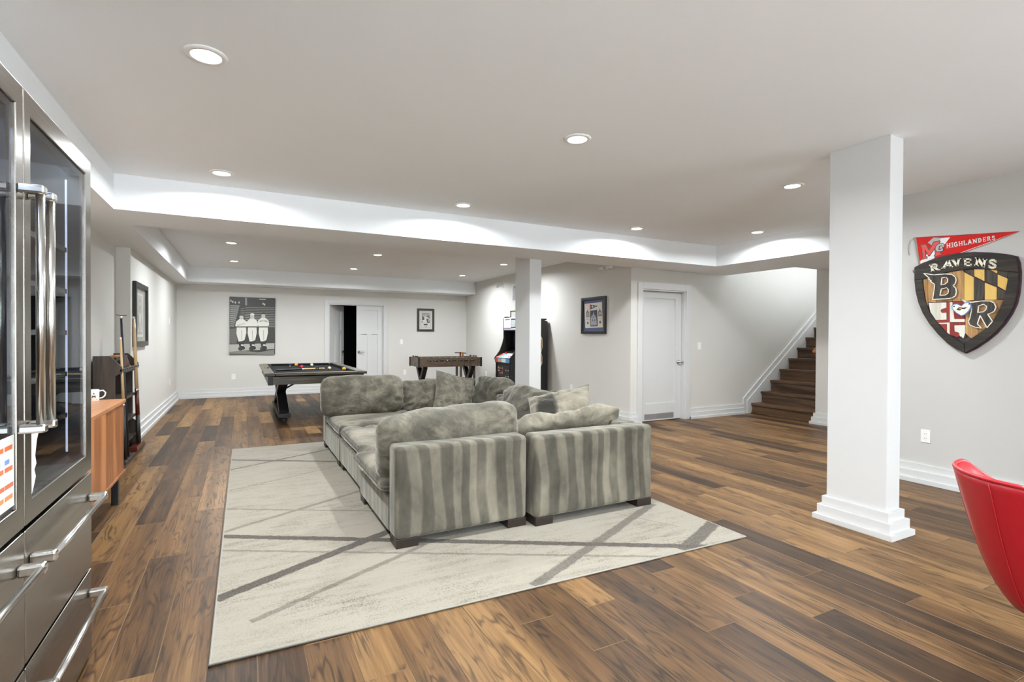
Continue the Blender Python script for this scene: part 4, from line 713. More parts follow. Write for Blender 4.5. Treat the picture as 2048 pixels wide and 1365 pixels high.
# ------------------------------------------------------------------ twin glass-door fridges
FX = -.54
def fridge(y0, y1, hinge_far, label):
    e = empty('glass_door_fridge', (FX, (y0 + y1) / 2, 0), label=label, cat='fridge', group='pair of steel fridges'); h = (y1 - y0) / 2 - .003
    d = .70; zt = 1.984; t = .02
    b = MB().box(-d, -.06, -h, -h + t, .06, zt).box(-d, -.06, h - t, h, .06, zt).box(-d, -d + t, -h + t, h - t, .06, zt).box(-d + t, -.06, -h + t, h - t, zt - .03, zt).box(-d + t, -.06, -h + t, h - t, .06, .76)
    b.build('cabinet', 'fridge_inside', e); BOX(-d, -.10, -h, h, 0, .06).build('toe_kick', 'black', e)
    g0, g1, z0, z1 = -h + .05, h - .075, .826, 1.920
    if not hinge_far: g0, g1 = -h + .075, h - .05
    dr = empty('door', (0, 0, 0)); dr.parent = e
    fr = MB().prism([[(-h, .760), (h, .760), (h, zt), (-h, zt)], [(g0, z0), (g0, z1), (g1, z1), (g1, z0)]], lambda u, v, q: (-.055 + q, u, v), 0, .055)
    fr.build('door_frame', 'steel', dr, bevel=.003)
    BOX(-.014, -.006, g0 - .004, g1 + .004, z0 - .004, z1 + .004).build('glass_pane', 'fridge_glass', dr)
    MB().prism([[(g0 - .004, z0 - .004), (g1 + .004, z0 - .004), (g1 + .004, z1 + .004), (g0 - .004, z1 + .004)], [(g0 + .016, z0 + .016), (g0 + .016, z1 - .016), (g1 - .016, z1 - .016), (g1 - .016, z0 + .016)]], lambda u, v, q: (-.05 + q, u, v), 0, .035).build('gasket', 'black', dr)
    hy = -h + .035 if hinge_far else h - .040
    m = MB().tube([(.047, hy, 1.045), (.047, hy, 1.690)], .0105, 14); m.build('handle', 'steel_bar', dr, smooth=True)
    for z in (1.682, 1.028): BOX(0, .060, hy - .015, hy + .015, z, z + .024).build('handle_bracket', 'steel_bar', dr, bevel=.006)
    for za, zb, hz in ((.372, .746, .655), (.030, .360, .275)):
        q = BOX(-.05, 0, -h, h, za, zb).build('drawer', 'steel', e, bevel=.003)
        MB().tube([(.050, -h + .035, hz), (.050, h - .045, hz)], .0105, 14).build('drawer_handle', 'steel_bar', q, smooth=True)
        for yy in (-h + .022, h - .062): BOX(0, .060, yy, yy + .030, hz - .016, hz + .016).build('handle_bracket', 'steel_bar', q, bevel=.007)
    for z in (.98, 1.14, 1.30, 1.46, 1.62):
        s = BOX(-d + .04, -.09, -h + .03, h - .03, z, z + .006).build('shelf', 'fridge_inside', e)
        BOX(-.080, -.068, -h + .03, h - .03, z - .004, z + .014).build('shelf_front', 'steel_bar', s)
    BOX(-.080, -.066, -h + .05, h - .05, zt - .044, zt - .034).build('light_bar', 'led', e)
    for yy in (-.10, .05): MB().lathe([(.011, -.006), (.011, 0)], (-.10, yy, 1.80), 12).build('spot_led', 'led', e)
    BOX(-.13, -.09, -h + .04, h - .04, 1.80, 1.812).build('light_shelf', 'steel_bar', e)
    for yy in (-h + .022, h - .026): BOX(-.074, -.068, yy, yy + .004, .84, 1.90).build('reflection_strip', 'edge_glow', e)  # glowing strips drawn for the pale reflection along the glass edge
    return e, g0, g1
fe, g0, g1 = fridge(1.898, 2.609, True, 'stainless fridge column with smoked glass door, the one beside the wooden credenza')
M['label_white'] = plain('paper_label', (.82, .82, .80), .6, var=.02)
st_ = MB().prism([(g0 + .002, .83), (g0 + .002, 1.01), (g0 + .035, 1.03), (g0 + .07, 1.045), (g0 + .105, 1.052), (g0 + .115, 1.038), (g0 + .09, 1.025), (g0 + .06, .985), (g0 + .045, .94), (g0 + .055, .915), (g0 + .038, .90), (g0 + .05, .878), (g0 + .035, .855), (g0 + .018, .835)], lambda u, v, d: (-.0055 + d, u, v), 0, .0006)
st_.build('torn_sticker', 'label_white', fe)
fe2, g0, g1 = fridge(1.187, 1.895, False, 'stainless fridge column cut by the picture edge, with paper label on its glass')
m = MB().prism([(g1 - .26, .84), (g1 - .004, .84), (g1 - .004, 1.03), (g1 - .26, 1.03)], lambda u, v, d: (-.0055 + d, u, v), 0, .0006, (.80, .80, .78))
for z, c, a in ((1.0, (.75, .18, .05), .05), (.965, (.2, .35, .7), .03), (.945, (.75, .2, .08), .05), (.90, (.7, .2, .1), .055), (.87, (.75, .3, .1), .05)):
    for k in range(4): m.prism([(g1 - .24 + k * .058, z - .006), (g1 - .24 + k * .058 + a, z - .006), (g1 - .24 + k * .058 + a, z + .006), (g1 - .24 + k * .058, z + .006)], lambda u, v, d: (-.0055 + d, u, v), .0006, .0009, c)
m.build('paper_label', 'ink', fe2)

# ------------------------------------------------------------------ credenza, mug
cr = empty('credenza', (-1.06, 3.93, 0), label='low walnut credenza with plain sliding doors beside the fridge', cat='cabinet')
BOX(-.255, .255, -.985, .985, .775, .800).build('top', 'walnut_top', cr, bevel=.002)
MB().box(-.255, .235, -.985, -.960, .255, .775).box(-.255, .235, .960, .985, .255, .775).box(-.255, -.24, -.960, .960, .255, .775).build('carcass', 'walnut', cr)
BOX(-.255, .250, -.985, .985, .235, .255).build('bottom', 'walnut', cr, bevel=.002)
for k in range(3): BOX(.225 + (.012 if k == 1 else 0), .243 + (.012 if k == 1 else 0), -.960 + k * .64, -.320 + k * .64 + (.0 if k == 2 else .01), .257, .773).build('door', 'walnut', cr, bevel=.001)
for sx in (-.20, .195):
    for sy in (-.90, .93): BOX(sx - .022, sx + .022, sy - .022, sy + .022, 0, .235).build('leg', 'black', cr, bevel=.003)
mg = empty('star_mug', (-.992, 4.84, .80), label='white mug with a dark star standing on the credenza', cat='mug')
M['ceramic'] = plain('white_ceramic', (.82, .80, .75), .2, var=.02)
MB().lathe([(.034, 0), (.036, .004), (.037, .085), (.034, .086), (.033, .008), (.001, .006)], (0, 0, 0), 28).build('cup', 'ceramic', mg, smooth=True)
MB().tube([(.035 * math.cos(.5) + .0, .035 * math.sin(.5), .072), (.055, .022, .076), (.068, .030, .058), (.064, .030, .034), (.050, .024, .020), (.034, .016, .018)], .0052, 8).build('handle', 'ceramic', mg, smooth=True)
star = [(math.sin(k * PI / 5) * (.024 if k % 2 == 0 else .0098), .044 + math.cos(k * PI / 5) * (.024 if k % 2 == 0 else .0098)) for k in range(10)]
sa = math.radians(-72)
def on_cup(u, v, d): a = sa + u / .0370; return ((.0370 + d) * math.cos(a), (.0370 + d) * math.sin(a), v)
MB().prism(star, on_cup, .0004, .0010, lin(70, 50, 36)).prism([(-.018, .012), (.018, .012), (.018, .016), (-.018, .016)], on_cup, .0004, .001, lin(70, 55, 45)).build('star_print', 'ink', mg)

# ------------------------------------------------------------------ cue rack
rk = empty('cue_rack', (-1.18, 6.76, 0), label='dark wooden floor rack for cues against the left wall', cat='rack')
ty = lambda u, v, d: (u, d, v)
for y0 in (-.46, .44):
    MB().prism([(-.115, .03), (.11, .03), (.11, .30), (.06, .34), (.06, .88), (.115, .92), (.115, .975), (.06, 1.04), (0.02, 1.085), (-.115, 1.085)], ty, y0, y0 + .02).build('side_panel', 'rackwood', rk, bevel=.002)
BOX(-.12, -.105, -.44, .44, .03, 1.06).build('back_panel', 'rackwood', rk)
BOX(-.12, .15, -.48, .62, 0, .03).build('base_board', 'rackwood', rk, bevel=.003)
BOX(.098, .118, -.46, .46, .925, .955).build('cue_rail', 'greywood', rk, bevel=.002)
for z in (.90, .62, .38, .16): BOX(-.105, .10, -.44, .44, z, z + .018).build('shelf', 'rackwood', rk)
for k in range(8): BOX(.115, .124, -.40 + k * .115 - .03, -.40 + k * .115 + .03, .935, .950).build('cue_clip', 'blackmetal', rk)
BOX(.09, .16, .05, .50, .03, .075).build('felt_trough', 'cuered', rk, bevel=.004)
def cue(name, y, lean, zt, label, parts, x=.135, ty_=None):
    e = empty(name, (-1.18 + x, 6.76 + y, .03), label=label, cat='cue', group='cues standing in the rack')
    ty_ = lean if ty_ is None else ty_
    for pn, z0, z1, r0, r1, mt in parts:
        P = lambda z: (-.045 * z / zt, ty_ * z / zt, z); MB().tube([P(z0), P(z1)], [r0, r1], 10).build(pn, mt, e, smooth=True)
    return e
W = [('butt', .02, .36, .0175, .0165, 'blackmetal'), ('wrap', .36, .62, .0165, .0155, 'cuered'), ('joint', .62, .66, .0155, .0150, 'chrome'), ('shaft', .66, 1.445, .015, .0085, 'cuelight'), ('ferrule', 1.445, 1.468, .0085, .008, 'ceramic'), ('tip', 1.468, 1.476, .008, .007, 'slot')]
cue('pool_cue', .36, 0, 1.476, 'light maple cue with red butt, right one of the pair in the rack', W)
cue('pool_cue', .31, 0, 1.476, 'light maple cue with dark butt, left one of the pair in the rack', W)
cue('pool_cue', -.42, .05, 1.24, 'shorter pale cue at the near end of the rack', [('butt', .02, .54, .017, .015, 'blackmetal'), ('joint', .54, .575, .015, .014, 'chrome'), ('shaft', .575, 1.21, .0145, .009, 'cuelight'), ('tip', 1.21, 1.24, .009, .008, 'ceramic')])
br = cue('bridge_stick', -.30, -.04, 1.46, 'black bridge stick with a crossbar head, tallest in the rack', [('shaft', .02, 1.43, .017, .011, 'blackmetal'), ('ferrule', 1.43, 1.455, .011, .011, 'ceramic')])
MB().tube([(-.045 - .03, -.12, 1.462), (-.045, -.04, 1.458), (-.045 + .03, .04, 1.462)], .004, 6).build('bridge_head', 'blackmetal', br)
tr = empty('ball_triangle', (-1.19, 6.50, .918), label='dark triangle rack leaning in the top of the cue rack', cat='triangle')
MB().tube([(-.05, -.12, .01), (.04, -.02, .012), (-.05, .10, .15)], .008, 6, True).build('frame', 'cuered', tr)
bh = empty('table_brush', (-1.17, 6.60, .918), label='table brush lying on top of the cue rack', cat='brush')
BOX(-.03, .03, -.13, .13, .14, .165).build('handle', 'orangewood', bh, bevel=.008); BOX(-.025, .025, -.10, .10, .11, .14).build('bristles', 'slot', bh)
BOX(-.004, .004, -.1, .1, 0, .11).build('hanger', 'blackmetal', bh)
M['leather_brown'] = plain('brown_leather', lin(88, 62, 58), .5, var=.15)
pc = empty('ball_pouch', (-1.13, 6.79, .918), label='brown leather shaker bottle on the cue rack shelf', cat='bottle')
MB().lathe([(.03, 0), (.05, .01), (.052, .05), (.04, .10), (.027, .14), (.03, .155)], (0, 0, 0), 18).build('body', 'leather_brown', pc, smooth=True)

BALLM = {}
def ball_mat(col, stripe):
    t = NT('ball_resin'); co = t.coord(); sep = t.node('ShaderNodeSeparateXYZ'); t.link(co, sep.inputs[0])
    if stripe: f = t.math('LESS_THAN', t.math('ABSOLUTE', sep.outputs[2]), .016)
    else:
        dd = t.math('ADD', t.math('POWER', sep.outputs[0], 2.0), t.math('POWER', sep.outputs[2], 2.0)); f = t.math('GREATER_THAN', dd, .0001)
    t.base(t.mix(f, (.8, .77, .66, 1), tuple(col) + (1,))); t.b.inputs['Roughness'].default_value = .08; return t.m
def ball(loc, col, label, stripe=False, rot=(0.4, .3, 0), r=.0286):
    me = MB().lathe([(max(.0005, r * math.sin(PI * k / 14)), -r * math.cos(PI * k / 14)) for k in range(15)], (0, 0, 0), 24)
    o = me.build('billiard_ball', ball_mat(col, stripe), None, smooth=True); o.location = loc; o.rotation_euler = rot
    tag(o, label, 'ball', 'billiard balls'); return o
ball((-1.115, 6.905, .918 + .0286), lin(214, 180, 40), 'yellow ball on the cue rack shelf')

# ------------------------------------------------------------------ pool table
PX0, PX1, PY0, PY1, PZ = .265, 1.680, 7.98, 10.74, .755
pt = empty('pool_table', ((PX0 + PX1) / 2, (PY0 + PY1) / 2, 0), label='pool table with black cloth and grey-brown wooden frame on crossed legs', cat='pool table')
hx, hy = (PX1 - PX0) / 2, (PY1 - PY0) / 2; rw = .135
BOX(-hx + .05, hx - .05, -hy + .05, hy - .05, .70, .722).build('cloth_bed', 'felt', pt)
for sx in (-1, 1): BOX(*sorted((sx * hx, sx * (hx - rw))), -hy, hy, .715, PZ).build('rail', 'greywood', pt, bevel=.01)
for sy in (-1, 1): BOX(-hx + rw, hx - rw, *sorted((sy * hy, sy * (hy - rw))), .715, PZ).build('rail', 'greywood', pt, bevel=.01)
for sx in (-1, 1):
    a, b = sorted((sx * (hx - rw), sx * (hx - rw - .05)))
    for sy in (-1, 1): BOX(a, b, *sorted((sy * .06, sy * (hy - rw - .09))), .722, .757).build('rail_cushion', 'felt', pt, bevel=.006)
for sy in (-1, 1): BOX(-hx + rw + .06, hx - rw - .06, *sorted((sy * (hy - rw), sy * (hy - rw - .05))), .722, .757).build('rail_cushion', 'felt', pt, bevel=.006)
for sx in (-1, 1):
    for sy in (-1, 0, 1): MB().lathe([(.052, -.06), (.056, .002), (.050, .002), (.046, -.05), (.002, -.05)], (sx * (hx - .105 if sy else hx - .085), sy * (hy - .105), PZ), 18).build('pocket', 'black', pt, smooth=True)
for a in (-hy + .05, hy - .075): BOX(-hx + .05, hx - .05, a, a + .025, .588, .715).build('end_apron', 'greywood', pt)
for a in (-hx + .05, hx - .075): BOX(a, a + .025, -hy + .075, hy - .075, .588, .715).build('side_apron', 'greywood', pt)
for sx in (-1, 1):
    for sy in (-1, 1):
        cxx, cyy = sx * (hx - .078), sy * (hy - .078); BOX(cxx - .034, cxx + .034, cyy - .034, cyy + .034, .584, .716).build('corner_cap', 'blackmetal', pt, bevel=.003)
MB().box(-hx + .075, hx - .075, -hy + .075, hy - .075, .60, .62).build('under_panel', 'black', pt)
def xboard(y0, z0, y1, z1, xw, th):
    d = Vector((y1 - y0, z1 - z0)).normalized(); n = Vector((-d.y, d.x)) * th / 2
    return MB().prism([(y0 + n.x, z0 + n.y), (y0 - n.x, z0 - n.y), (y1 - n.x, z1 - n.y), (y1 + n.x, z1 + n.y)], lambda u, v, q: (q, u, v), -xw, xw)
for sx in (-1, 1):
    c = sx * .42; lg = empty('leg', (c, .0, 0)); lg.parent = pt; ym = .0
    BOX(-.085, .085, -.90, .90, .045, .110).build('foot_beam', 'blackmetal', lg, bevel=.004)
    xboard(-.80, .10, .70, .60, .068, .10).build('cross_board', 'blackmetal', lg); xboard(.80, .10, -.70, .60, .066, .10).build('cross_board', 'blackmetal', lg)
    for sy in (-.82, .82): MB().lathe([(.04, 0), (.04, .03), (.025, .045)], (0, sy, 0), 14).build('leveler', 'blackmetal', lg)
    MB().tube([(-sx * .06, -.02, .40), (-sx * .40, -.02, .595)], .014, 8).build('brace_rod', 'blackmetal', lg)
zb = .722 + .0286
def pb(px, py, col, lab, stripe=False, rot=(.4, .3, 0)): ball((px, py, zb), col, lab, stripe, rot)
pb(.747, 10.02, lin(28, 34, 66), 'navy blue ball on the pool table, leftmost of the balls')
pb(.867, 10.23, lin(226, 142, 44), 'orange ball on the pool table beside the navy one')
pb(.909, 9.68, lin(205, 34, 46), 'red ball on the pool table')
pb(1.117, 10.09, lin(120, 146, 60), 'white and green striped ball on the pool table', True, (1.2, .3, 0))
pb(1.101, 9.16, lin(24, 58, 40), 'dark green ball beside the cue on the pool table')
pb(1.273, 9.00, lin(222, 150, 60), 'cream and orange striped ball on the pool table', True, (.9, .6, 0))
pb(1.462, 8.72, lin(228, 190, 70), 'yellow ball at the rail corner of the pool table')
e = empty('pool_cue', (.482, 8.98, .722 + .0155), math.atan2(.345, .74), 'cue with dark butt lying on the pool table cloth', 'cue')
for n_, a, b, r0, r1, mt in (('butt', -.02, .42, .0155, .0140, 'blackmetal'), ('joint', .42, .45, .014, .0135, 'ceramic'), ('shaft', .45, .80, .0135, .009, 'cuelight'), ('tip', .80, .83, .009, .008, 'ceramic')):
    MB().tube([(a, 0, -(0.0155 - r0)), (b, 0, -(.0155 - r1))], [r0, r1], 10).build(n_, mt, e, smooth=True)
e = empty('cue_chalk', (.36, 9.25, PZ), label='chalk cube on the pool table side rail', cat='chalk'); BOX(-.011, .011, -.011, .011, 0, .022).build('cube_body', plain('blue_chalk', (.03, .06, .12), .9), e)

# ------------------------------------------------------------------ foosball table
fb = empty('foosball_table', (3.815, 10.335, 0), -.03, 'brown wooden foosball table on crossed legs by the back wall', 'foosball table')
hx, hy = .675, .335
for a in (-hy, hy - .03): BOX(-hx, hx, a, a + .03, .662, .850).build('side_board', 'brownwood', fb, bevel=.002)
for a in (-hx, hx - .03): BOX(a, a + .03, -hy + .03, hy - .03, .662, .850).build('end_board', 'brownwood', fb, bevel=.002)
BOX(-hx + .03, hx - .03, -hy + .03, hy - .03, .72, .735).build('play_field', plain('green_field', (.03, .07, .035), .7), fb)
for sx in (-1, 1):
    for sy in (-1, 1): BOX(sx * hx - .02, sx * hx + .02, sy * hy - .012, sy * hy + .012, .655, .853).build('corner_cap', 'blackmetal', fb, bevel=.003)
BOX(-hx - .006, -hx, -.05, -.005, .70, .735).build('ball_return', 'slot', fb)
M['player_a'] = plain('player_plastic_tan', lin(180, 140, 90), .4); 
for k in range(8):
    x = -.48 + k * .132; o = (.05, -.03, .08, -.06, .06, -.05, .07, 0)[k]
    rd = MB().tube([(x, -hy - .02 - .06 + o * .4, .795), (x, hy + .05, .795)], .008, 8).build('rod', 'chrome', fb, smooth=True)
    MB().lathe([(.010, -.12), (.017, -.115), (.018, -.02), (.012, 0)], (x, -hy - .075 + o * .4, .795), 12, 'y').build('handle', 'black', rd, smooth=True)
    MB().lathe([(.020, -.018), (.020, 0)], (x, -hy, .795), 14, 'y').build('bushing', 'blackmetal', rd)
    for q in (-.15, 0, .15): MB().box(x - .012, x + .012, q - .02, q + .02, .745, .835).build('player', 'player_a', rd, bevel=.006)
for sx in (-1, 1):
    x = sx * (hx - .03); s = MB().tube([(x, -.10, .868), (x, .20, .868)], .004, 6).build('score_rod', 'chrome', fb)
    for q in (-.11, .02, .21): MB().lathe([(.014, -.03), (.017, -.02), (.017, .012), (.010, .02)], (x, q, .868), 10, 'y').build('score_bead', 'black', s, smooth=True)
for sx in (-1, 1):
    lg = empty('leg', (sx * .52, 0, 0)); lg.parent = fb
    xboard(-.30, .0, .25, .665, .045, .085).build('cross_board', 'blackmetal', lg); xboard(.30, .0, -.25, .665, .043, .085).build('cross_board', 'blackmetal', lg)
BOX(-.50, .50, -.025, .025, .36, .395).build('stretcher', 'blackmetal', fb)
gp = empty('wooden_game_piece', (4.19, 10.40, .853), -.03, 'small wooden peg toy with a dark crossbar standing on the foosball table', 'toy')
MB().tube([(-.14, 0, .085), (.115, 0, .070)], .010, 8).build('crossbar', 'blackmetal', gp, smooth=True)
BOX(-.030, -.002, -.016, .016, 0, .100).build('dark_post', 'cuered', gp, bevel=.005); BOX(.018, .060, -.016, .016, 0, .095).build('pale_post', 'orangewood', gp, bevel=.006)
so = empty('wooden_stool', (4.73, 11.45, 0), 0, 'dark wooden stool in the corner behind the foosball table', 'stool')
BOX(-.20, .20, -.16, .16, .62, .66).build('seat', 'rackwood', so, bevel=.008)
for sx in (-1, 1):
    for sy in (-1, 1): BOX(sx * .17 - .022, sx * .17 + .022, sy * .13 - .022, sy * .13 + .022, 0, .62).build('leg', 'rackwood', so)

# ------------------------------------------------------------------ arcade cabinet (faces the sofa)
ar = empty('arcade_cabinet', (4.65, 8.51, 0), 0, 'tall black upright arcade cabinet with lit marquee behind the slim column', 'arcade machine')
def prof(k=0): return [(-.382 + k, .02), (.385, .02), (.385, 1.575), (.20, 1.632), (-.12, 1.672), (-.20 + k, 1.668), (-.222 + k, 1.64), (-.222 + k, 1.27), (-.245 + k, 1.17), (-.30 + k, 1.03), (-.37 + k, .94), (-.412 + k, .895), (-.408 + k, .86), (-.382 + k, .79)]
for y0 in (-.32, .30): MB().prism(prof(), lambda u, v, d: (u, d, v), y0, y0 + .02).build('side_panel', 'black', ar, bevel=.003)
BOX(-.360, -.345, -.30, .30, .03, .80).build('front_panel', 'black', ar)
cd = BOX(-.368, -.360, -.235, .02, .33, .74).build('coin_door', 'blackmetal', ar, bevel=.003)
for z in (.67, .56, .52, .46):
    for k in range(3): BOX(-.371, -.368, -.20 + k * .055, -.185 + k * .055, z - .012, z + .008).build('coin_slot', 'white_plastic', cd)
M['maze_red'] = plain('maze_red', lin(170, 46, 40), .4); random.seed(5)
mz = MB()
for r in range(9):
    for c in range(4):
        if random.random() < .75:
            y, z = .07 + c * .055, .36 + r * .047; L = random.choice((.045, .02, .03)); cc = random.choice((lin(176, 52, 46), lin(226, 190, 170), lin(60, 16, 16)))
            if random.random() < .5: mz.box(-.3625, -.360, y, y + L, z, z + .016, cc)
            else: mz.box(-.3625, -.360, y, y + .016, z, z + L * .9, cc)
mz.build('maze_decal', 'ink', ar)
cp_ = MB().prism([(-.405, .80), (-.345, .80), (-.205, .965), (-.22, .975), (-.395, .895)], lambda u, v, d: (u, d, v), -.30, .30).build('control_panel', 'black', ar)
sl_ = (.975 - .895) / (-.22 + .395)
top = lambda u, v, d: (u, v, .895 + (u + .395) * sl_ + d)
ca = MB()
for a, b, c in ((-.30, -.15, lin(86, 150, 200)), (-.15, .02, lin(210, 226, 236)), (.02, .18, lin(96, 160, 205)), (.18, .30, lin(196, 70, 60))):
    ca.prism([(-.393, a), (-.225, a), (-.225, b), (-.393, b)], top, .0005, .002, c); ca.box(-.4075, -.4055, a, b, .815, .885, c)
ca.box(-.4085, -.4075, .05, .16, .83, .87, lin(220, 170, 70)); ca.prism([(-.25, -.3), (-.236, -.3), (-.236, .3), (-.25, .3)], top, .002, .0028, lin(200, 200, 60))
ca.build('panel_art', 'ink', cp_)
MB().tube([top(-.31, .02, 0), top(-.31, .02, .05)], .005, 8).build('joystick', 'chrome', cp_)
MB().lathe([(.002, .035), (.017, .04), (.02, .055), (.014, .07), (.002, .075)], top(-.31, .02, 0), 12).build('joystick_knob', plain('red_knob', lin(190, 30, 30), .25), cp_, smooth=True)
for q in (-.12, -.2): MB().lathe([(.014, 0), (.014, .012), (.010, .014)], top(-.33, q, 0), 12).build('button', 'maze_red', cp_)
MB().prism([(-.205, .972), (.10, 1.06), (.05, 1.42), (-.20, 1.42), (-.20, 1.40), (.03, 1.40), (.08, 1.075), (-.205, .99)], lambda u, v, d: (u, d, v), -.30, .30).build('screen_bezel', 'black', ar)
M['screen_dark'] = plain('dark_screen', (.008, .009, .011), .12); BOX(-.06, -.05, -.22, .22, 1.10, 1.36).build('screen', 'screen_dark', ar)
M['marquee'] = plain('lit_marquee', (.8, .85, .9), .4, emit=(.85, .92, 1.0), es=1.1)
mq = BOX(-.215, -.20, -.30, .30, 1.425, 1.645).build('marquee', 'marquee', ar)
ma = MB().box(-.2160, -.2150, -.30, .02, 1.44, 1.63, lin(52, 78, 104)).box(-.2166, -.2160, -.16, .0, 1.47, 1.60, lin(200, 205, 205)).box(-.2166, -.2160, -.27, -.18, 1.47, 1.55, lin(160, 170, 180)).box(-.2160, -.2150, .05, .27, 1.60, 1.625, lin(120, 125, 130)).box(-.2160, -.2150, .02, .30, 1.43, 1.46, lin(150, 130, 160))
ma.build('marquee_art', 'ink', mq); BOX(-.218, -.20, -.30, .30, 1.412, 1.426).build('marquee_rail', 'chrome', ar)
MB().box(.37, .384, -.30, .30, .02, 1.57).box(-.195, .37, -.30, .30, 1.60, 1.63).build('back_panel', 'black', ar)
sa_ = MB(); sw = [(.10, 1.40), (.20, 1.36), (.27, 1.26), (.275, 1.10), (.245, 1.0), (.27, .92), (.27, .80), (.22, .70), (.12, .64), (.02, .70), (.0, 1.3)]
sa_.prism(sw, lambda u, v, d: (u, -.3205 - d, v), 0, .0008, lin(214, 196, 150))
for s_, c in ((.86, lin(186, 66, 44)), (.66, lin(70, 110, 76)), (.46, lin(214, 150, 60)), (.28, lin(40, 36, 40))):
    sa_.prism([(.14 + (u - .14) * s_, 1.02 + (v - 1.02) * s_) for u, v in sw], lambda u, v, d: (u, -.3213 - d - (1 - s_) * .002, v), 0, .0006, c)
sa_.build('side_art', 'ink', ar)
BOX(-.40, .0, -.3225, -.3215, .60, .62).build('side_stripe', 'black', ar)

# ------------------------------------------------------------------ framed pictures
def frame(plane, c, a, z, w_, h_, bar, dep, fm, label, art=None, mat_col=None, cat='picture', name='framed_picture', extra=None):
    loc, r = on_wall(plane, c, a, z); e = empty(name, loc, r, label, cat)
    hw, hh = w_ / 2, h_ / 2; fw, fh = hw - bar, hh - bar
    MB().prism([[(-hw, -hh), (hw, -hh), (hw, hh), (-hw, hh)], [(-fw, -fh), (-fw, fh), (fw, fh), (fw, -fh)]], lambda u, v, d: (u, -d, v), .001, dep).build('frame', fm, e, bevel=.003)
    BOX(-fw, fw, -.006, -.002, -fh, fh).build('mat_board', mat_col, e)
    if art:
        m = MB(); k = 0
        for col, p in art: k += 1; m.prism([p], lambda u, v, d: (u, -d, v), .0062 + k * .0003, .0064 + k * .0003, col, back=False)
        if extra: extra(m, .0064 + k * .0003)
        m.build('print', 'ink', e)
    BOX(-fw, fw, -dep * .62 - .002, -dep * .62, -fh, fh).build('glass', 'glass', e)
    return e
M['frame_black'] = plain('black_frame', (.012, .012, .012), .35); M['frame_brown'] = plain('dark_frame', lin(42, 36, 26), .4)
M['mat_cream'] = plain('cream_mat', (.66, .64, .58), .8, var=.02); M['mat_blue'] = plain('blue_mat', lin(70, 84, 126), .7, var=.05); M['mat_grey'] = plain('grey_mat', lin(150, 146, 136), .8, var=.03)
g_ = lambda v: (v * 1.02, v, v * .92)
def el(cx, cy, rx, ry, n=12): return [(cx + rx * math.cos(2 * PI * k / n), cy + ry * math.sin(2 * PI * k / n)) for k in range(n)]
art = [(g_(.62), [(-.25, -.28), (.25, -.28), (.25, .28), (-.25, .28)]), (g_(.40), [(-.21, -.25), (.21, -.25), (.21, .25), (-.21, .25)]), (g_(.30), [(-.21, -.25), (.21, -.25), (.21, -.05), (-.21, -.02)]),
       (g_(.20), [(-.16, -.2), (-.06, -.2), (-.05, .0), (-.15, .0)]), (g_(.60), [(-.14, -.22), (-.06, -.22), (-.04, .02), (.02, .08), (.10, .04), (.09, -.1), (.14, -.22), (.06, -.22), (.02, -.08), (-.03, -.1)]), (g_(.5), el(.0, .14, .035, .05)), (g_(.16), el(.0, .18, .04, .025)), (g_(.28), [(-.06, .02), (.06, .02), (.05, .12), (-.05, .12)])]
frame('left', XL, 8.085, 1.548, .90, .80, .062, .040, 'frame_black', 'black framed grey photograph on the left wall above the cue rack', art, 'mat_grey')
frame('back', YB, 4.001, 1.690, .436, .562, .050, .028, 'frame_brown', 'small dark framed baseball photograph on the back wall', BACKFRAME_ART, 'mat_cream')
frame('print', XP, 6.83, 1.645, .66, .60, .045, .028, 'frame_black', 'black framed print with blue mat and small pennant on the wall', [(c, [(u, v) for u, v in p]) for c, p in BLUEFRAME_ART[1:]], 'mat_blue')
frame('print', XP, 9.62, 1.74, .30, .20, .014, .02, 'frame_black', 'thin black picture frame peeking over the arcade cabinet', None, 'mat_cream')
po_ = empty('team_poster', (.178, YB, 1.49), 0, 'black and white canvas print of three baseball players in white uniforms', 'poster')
BOX(-.432, .432, -.030, -.002, -.605, .605).build('canvas', 'frame_brown', po_, bevel=.002)
m = MB(); k = 0
for col, p in POSTER_ART: k += 1; m.prism([p], lambda u, v, d: (u, -d, v), .0302 + k * .0002, .0303 + k * .0002, col, back=False)
for b in NEWYORK_BOX:
    for p in letter_in(b, .3): m.prism([p], lambda u, v, d: (u, -d, v), .0305 + k * .0002, .0307 + k * .0002, (.03, .03, .03), back=False)
m.build('print', 'ink', po_)

# ------------------------------------------------------------------ pennant
R3 = lambda u, v, d: (u, -d, v)
pe = empty('pennant', (XR, 2.457, 2.0), -PI / 2, 'red felt pennant with white lettering pinned above the shield sign', 'pennant')
M['felt_red'] = plain('red_felt', lin(206, 48, 44), .9, spec=.1, var=.06, scale=200); M['felt_grey'] = plain('grey_felt', lin(150, 146, 138), .9, spec=.1)
MB().prism([PENNANT], R3, .006, .009).build('flag', 'felt_red', pe); MB().prism([PENNANT_TAPE], R3, .006, .010).build('header_tape', 'felt_grey', pe)
INK = dict(wht=lin(226, 224, 220), gry=lin(160, 158, 156), drk=lin(46, 26, 26), red2=lin(208, 52, 40), gry2=lin(168, 166, 166))
m = MB(); k = 0
for c, p in PENNANT_ART: k += 1; m.prism([p], R3, .009 + k * .0002, .0092 + k * .0002, INK[c], back=False)
m.build('printed_logo', 'ink', pe)
m = MB()
for b in HIGHLANDERS_BOX:
    for p in letter_in(b, .22): m.prism([p], R3, .0092, .0104, INK['wht'], back=False)
m.build('lettering', 'ink', pe)
t0 = PENNANT_TAPE
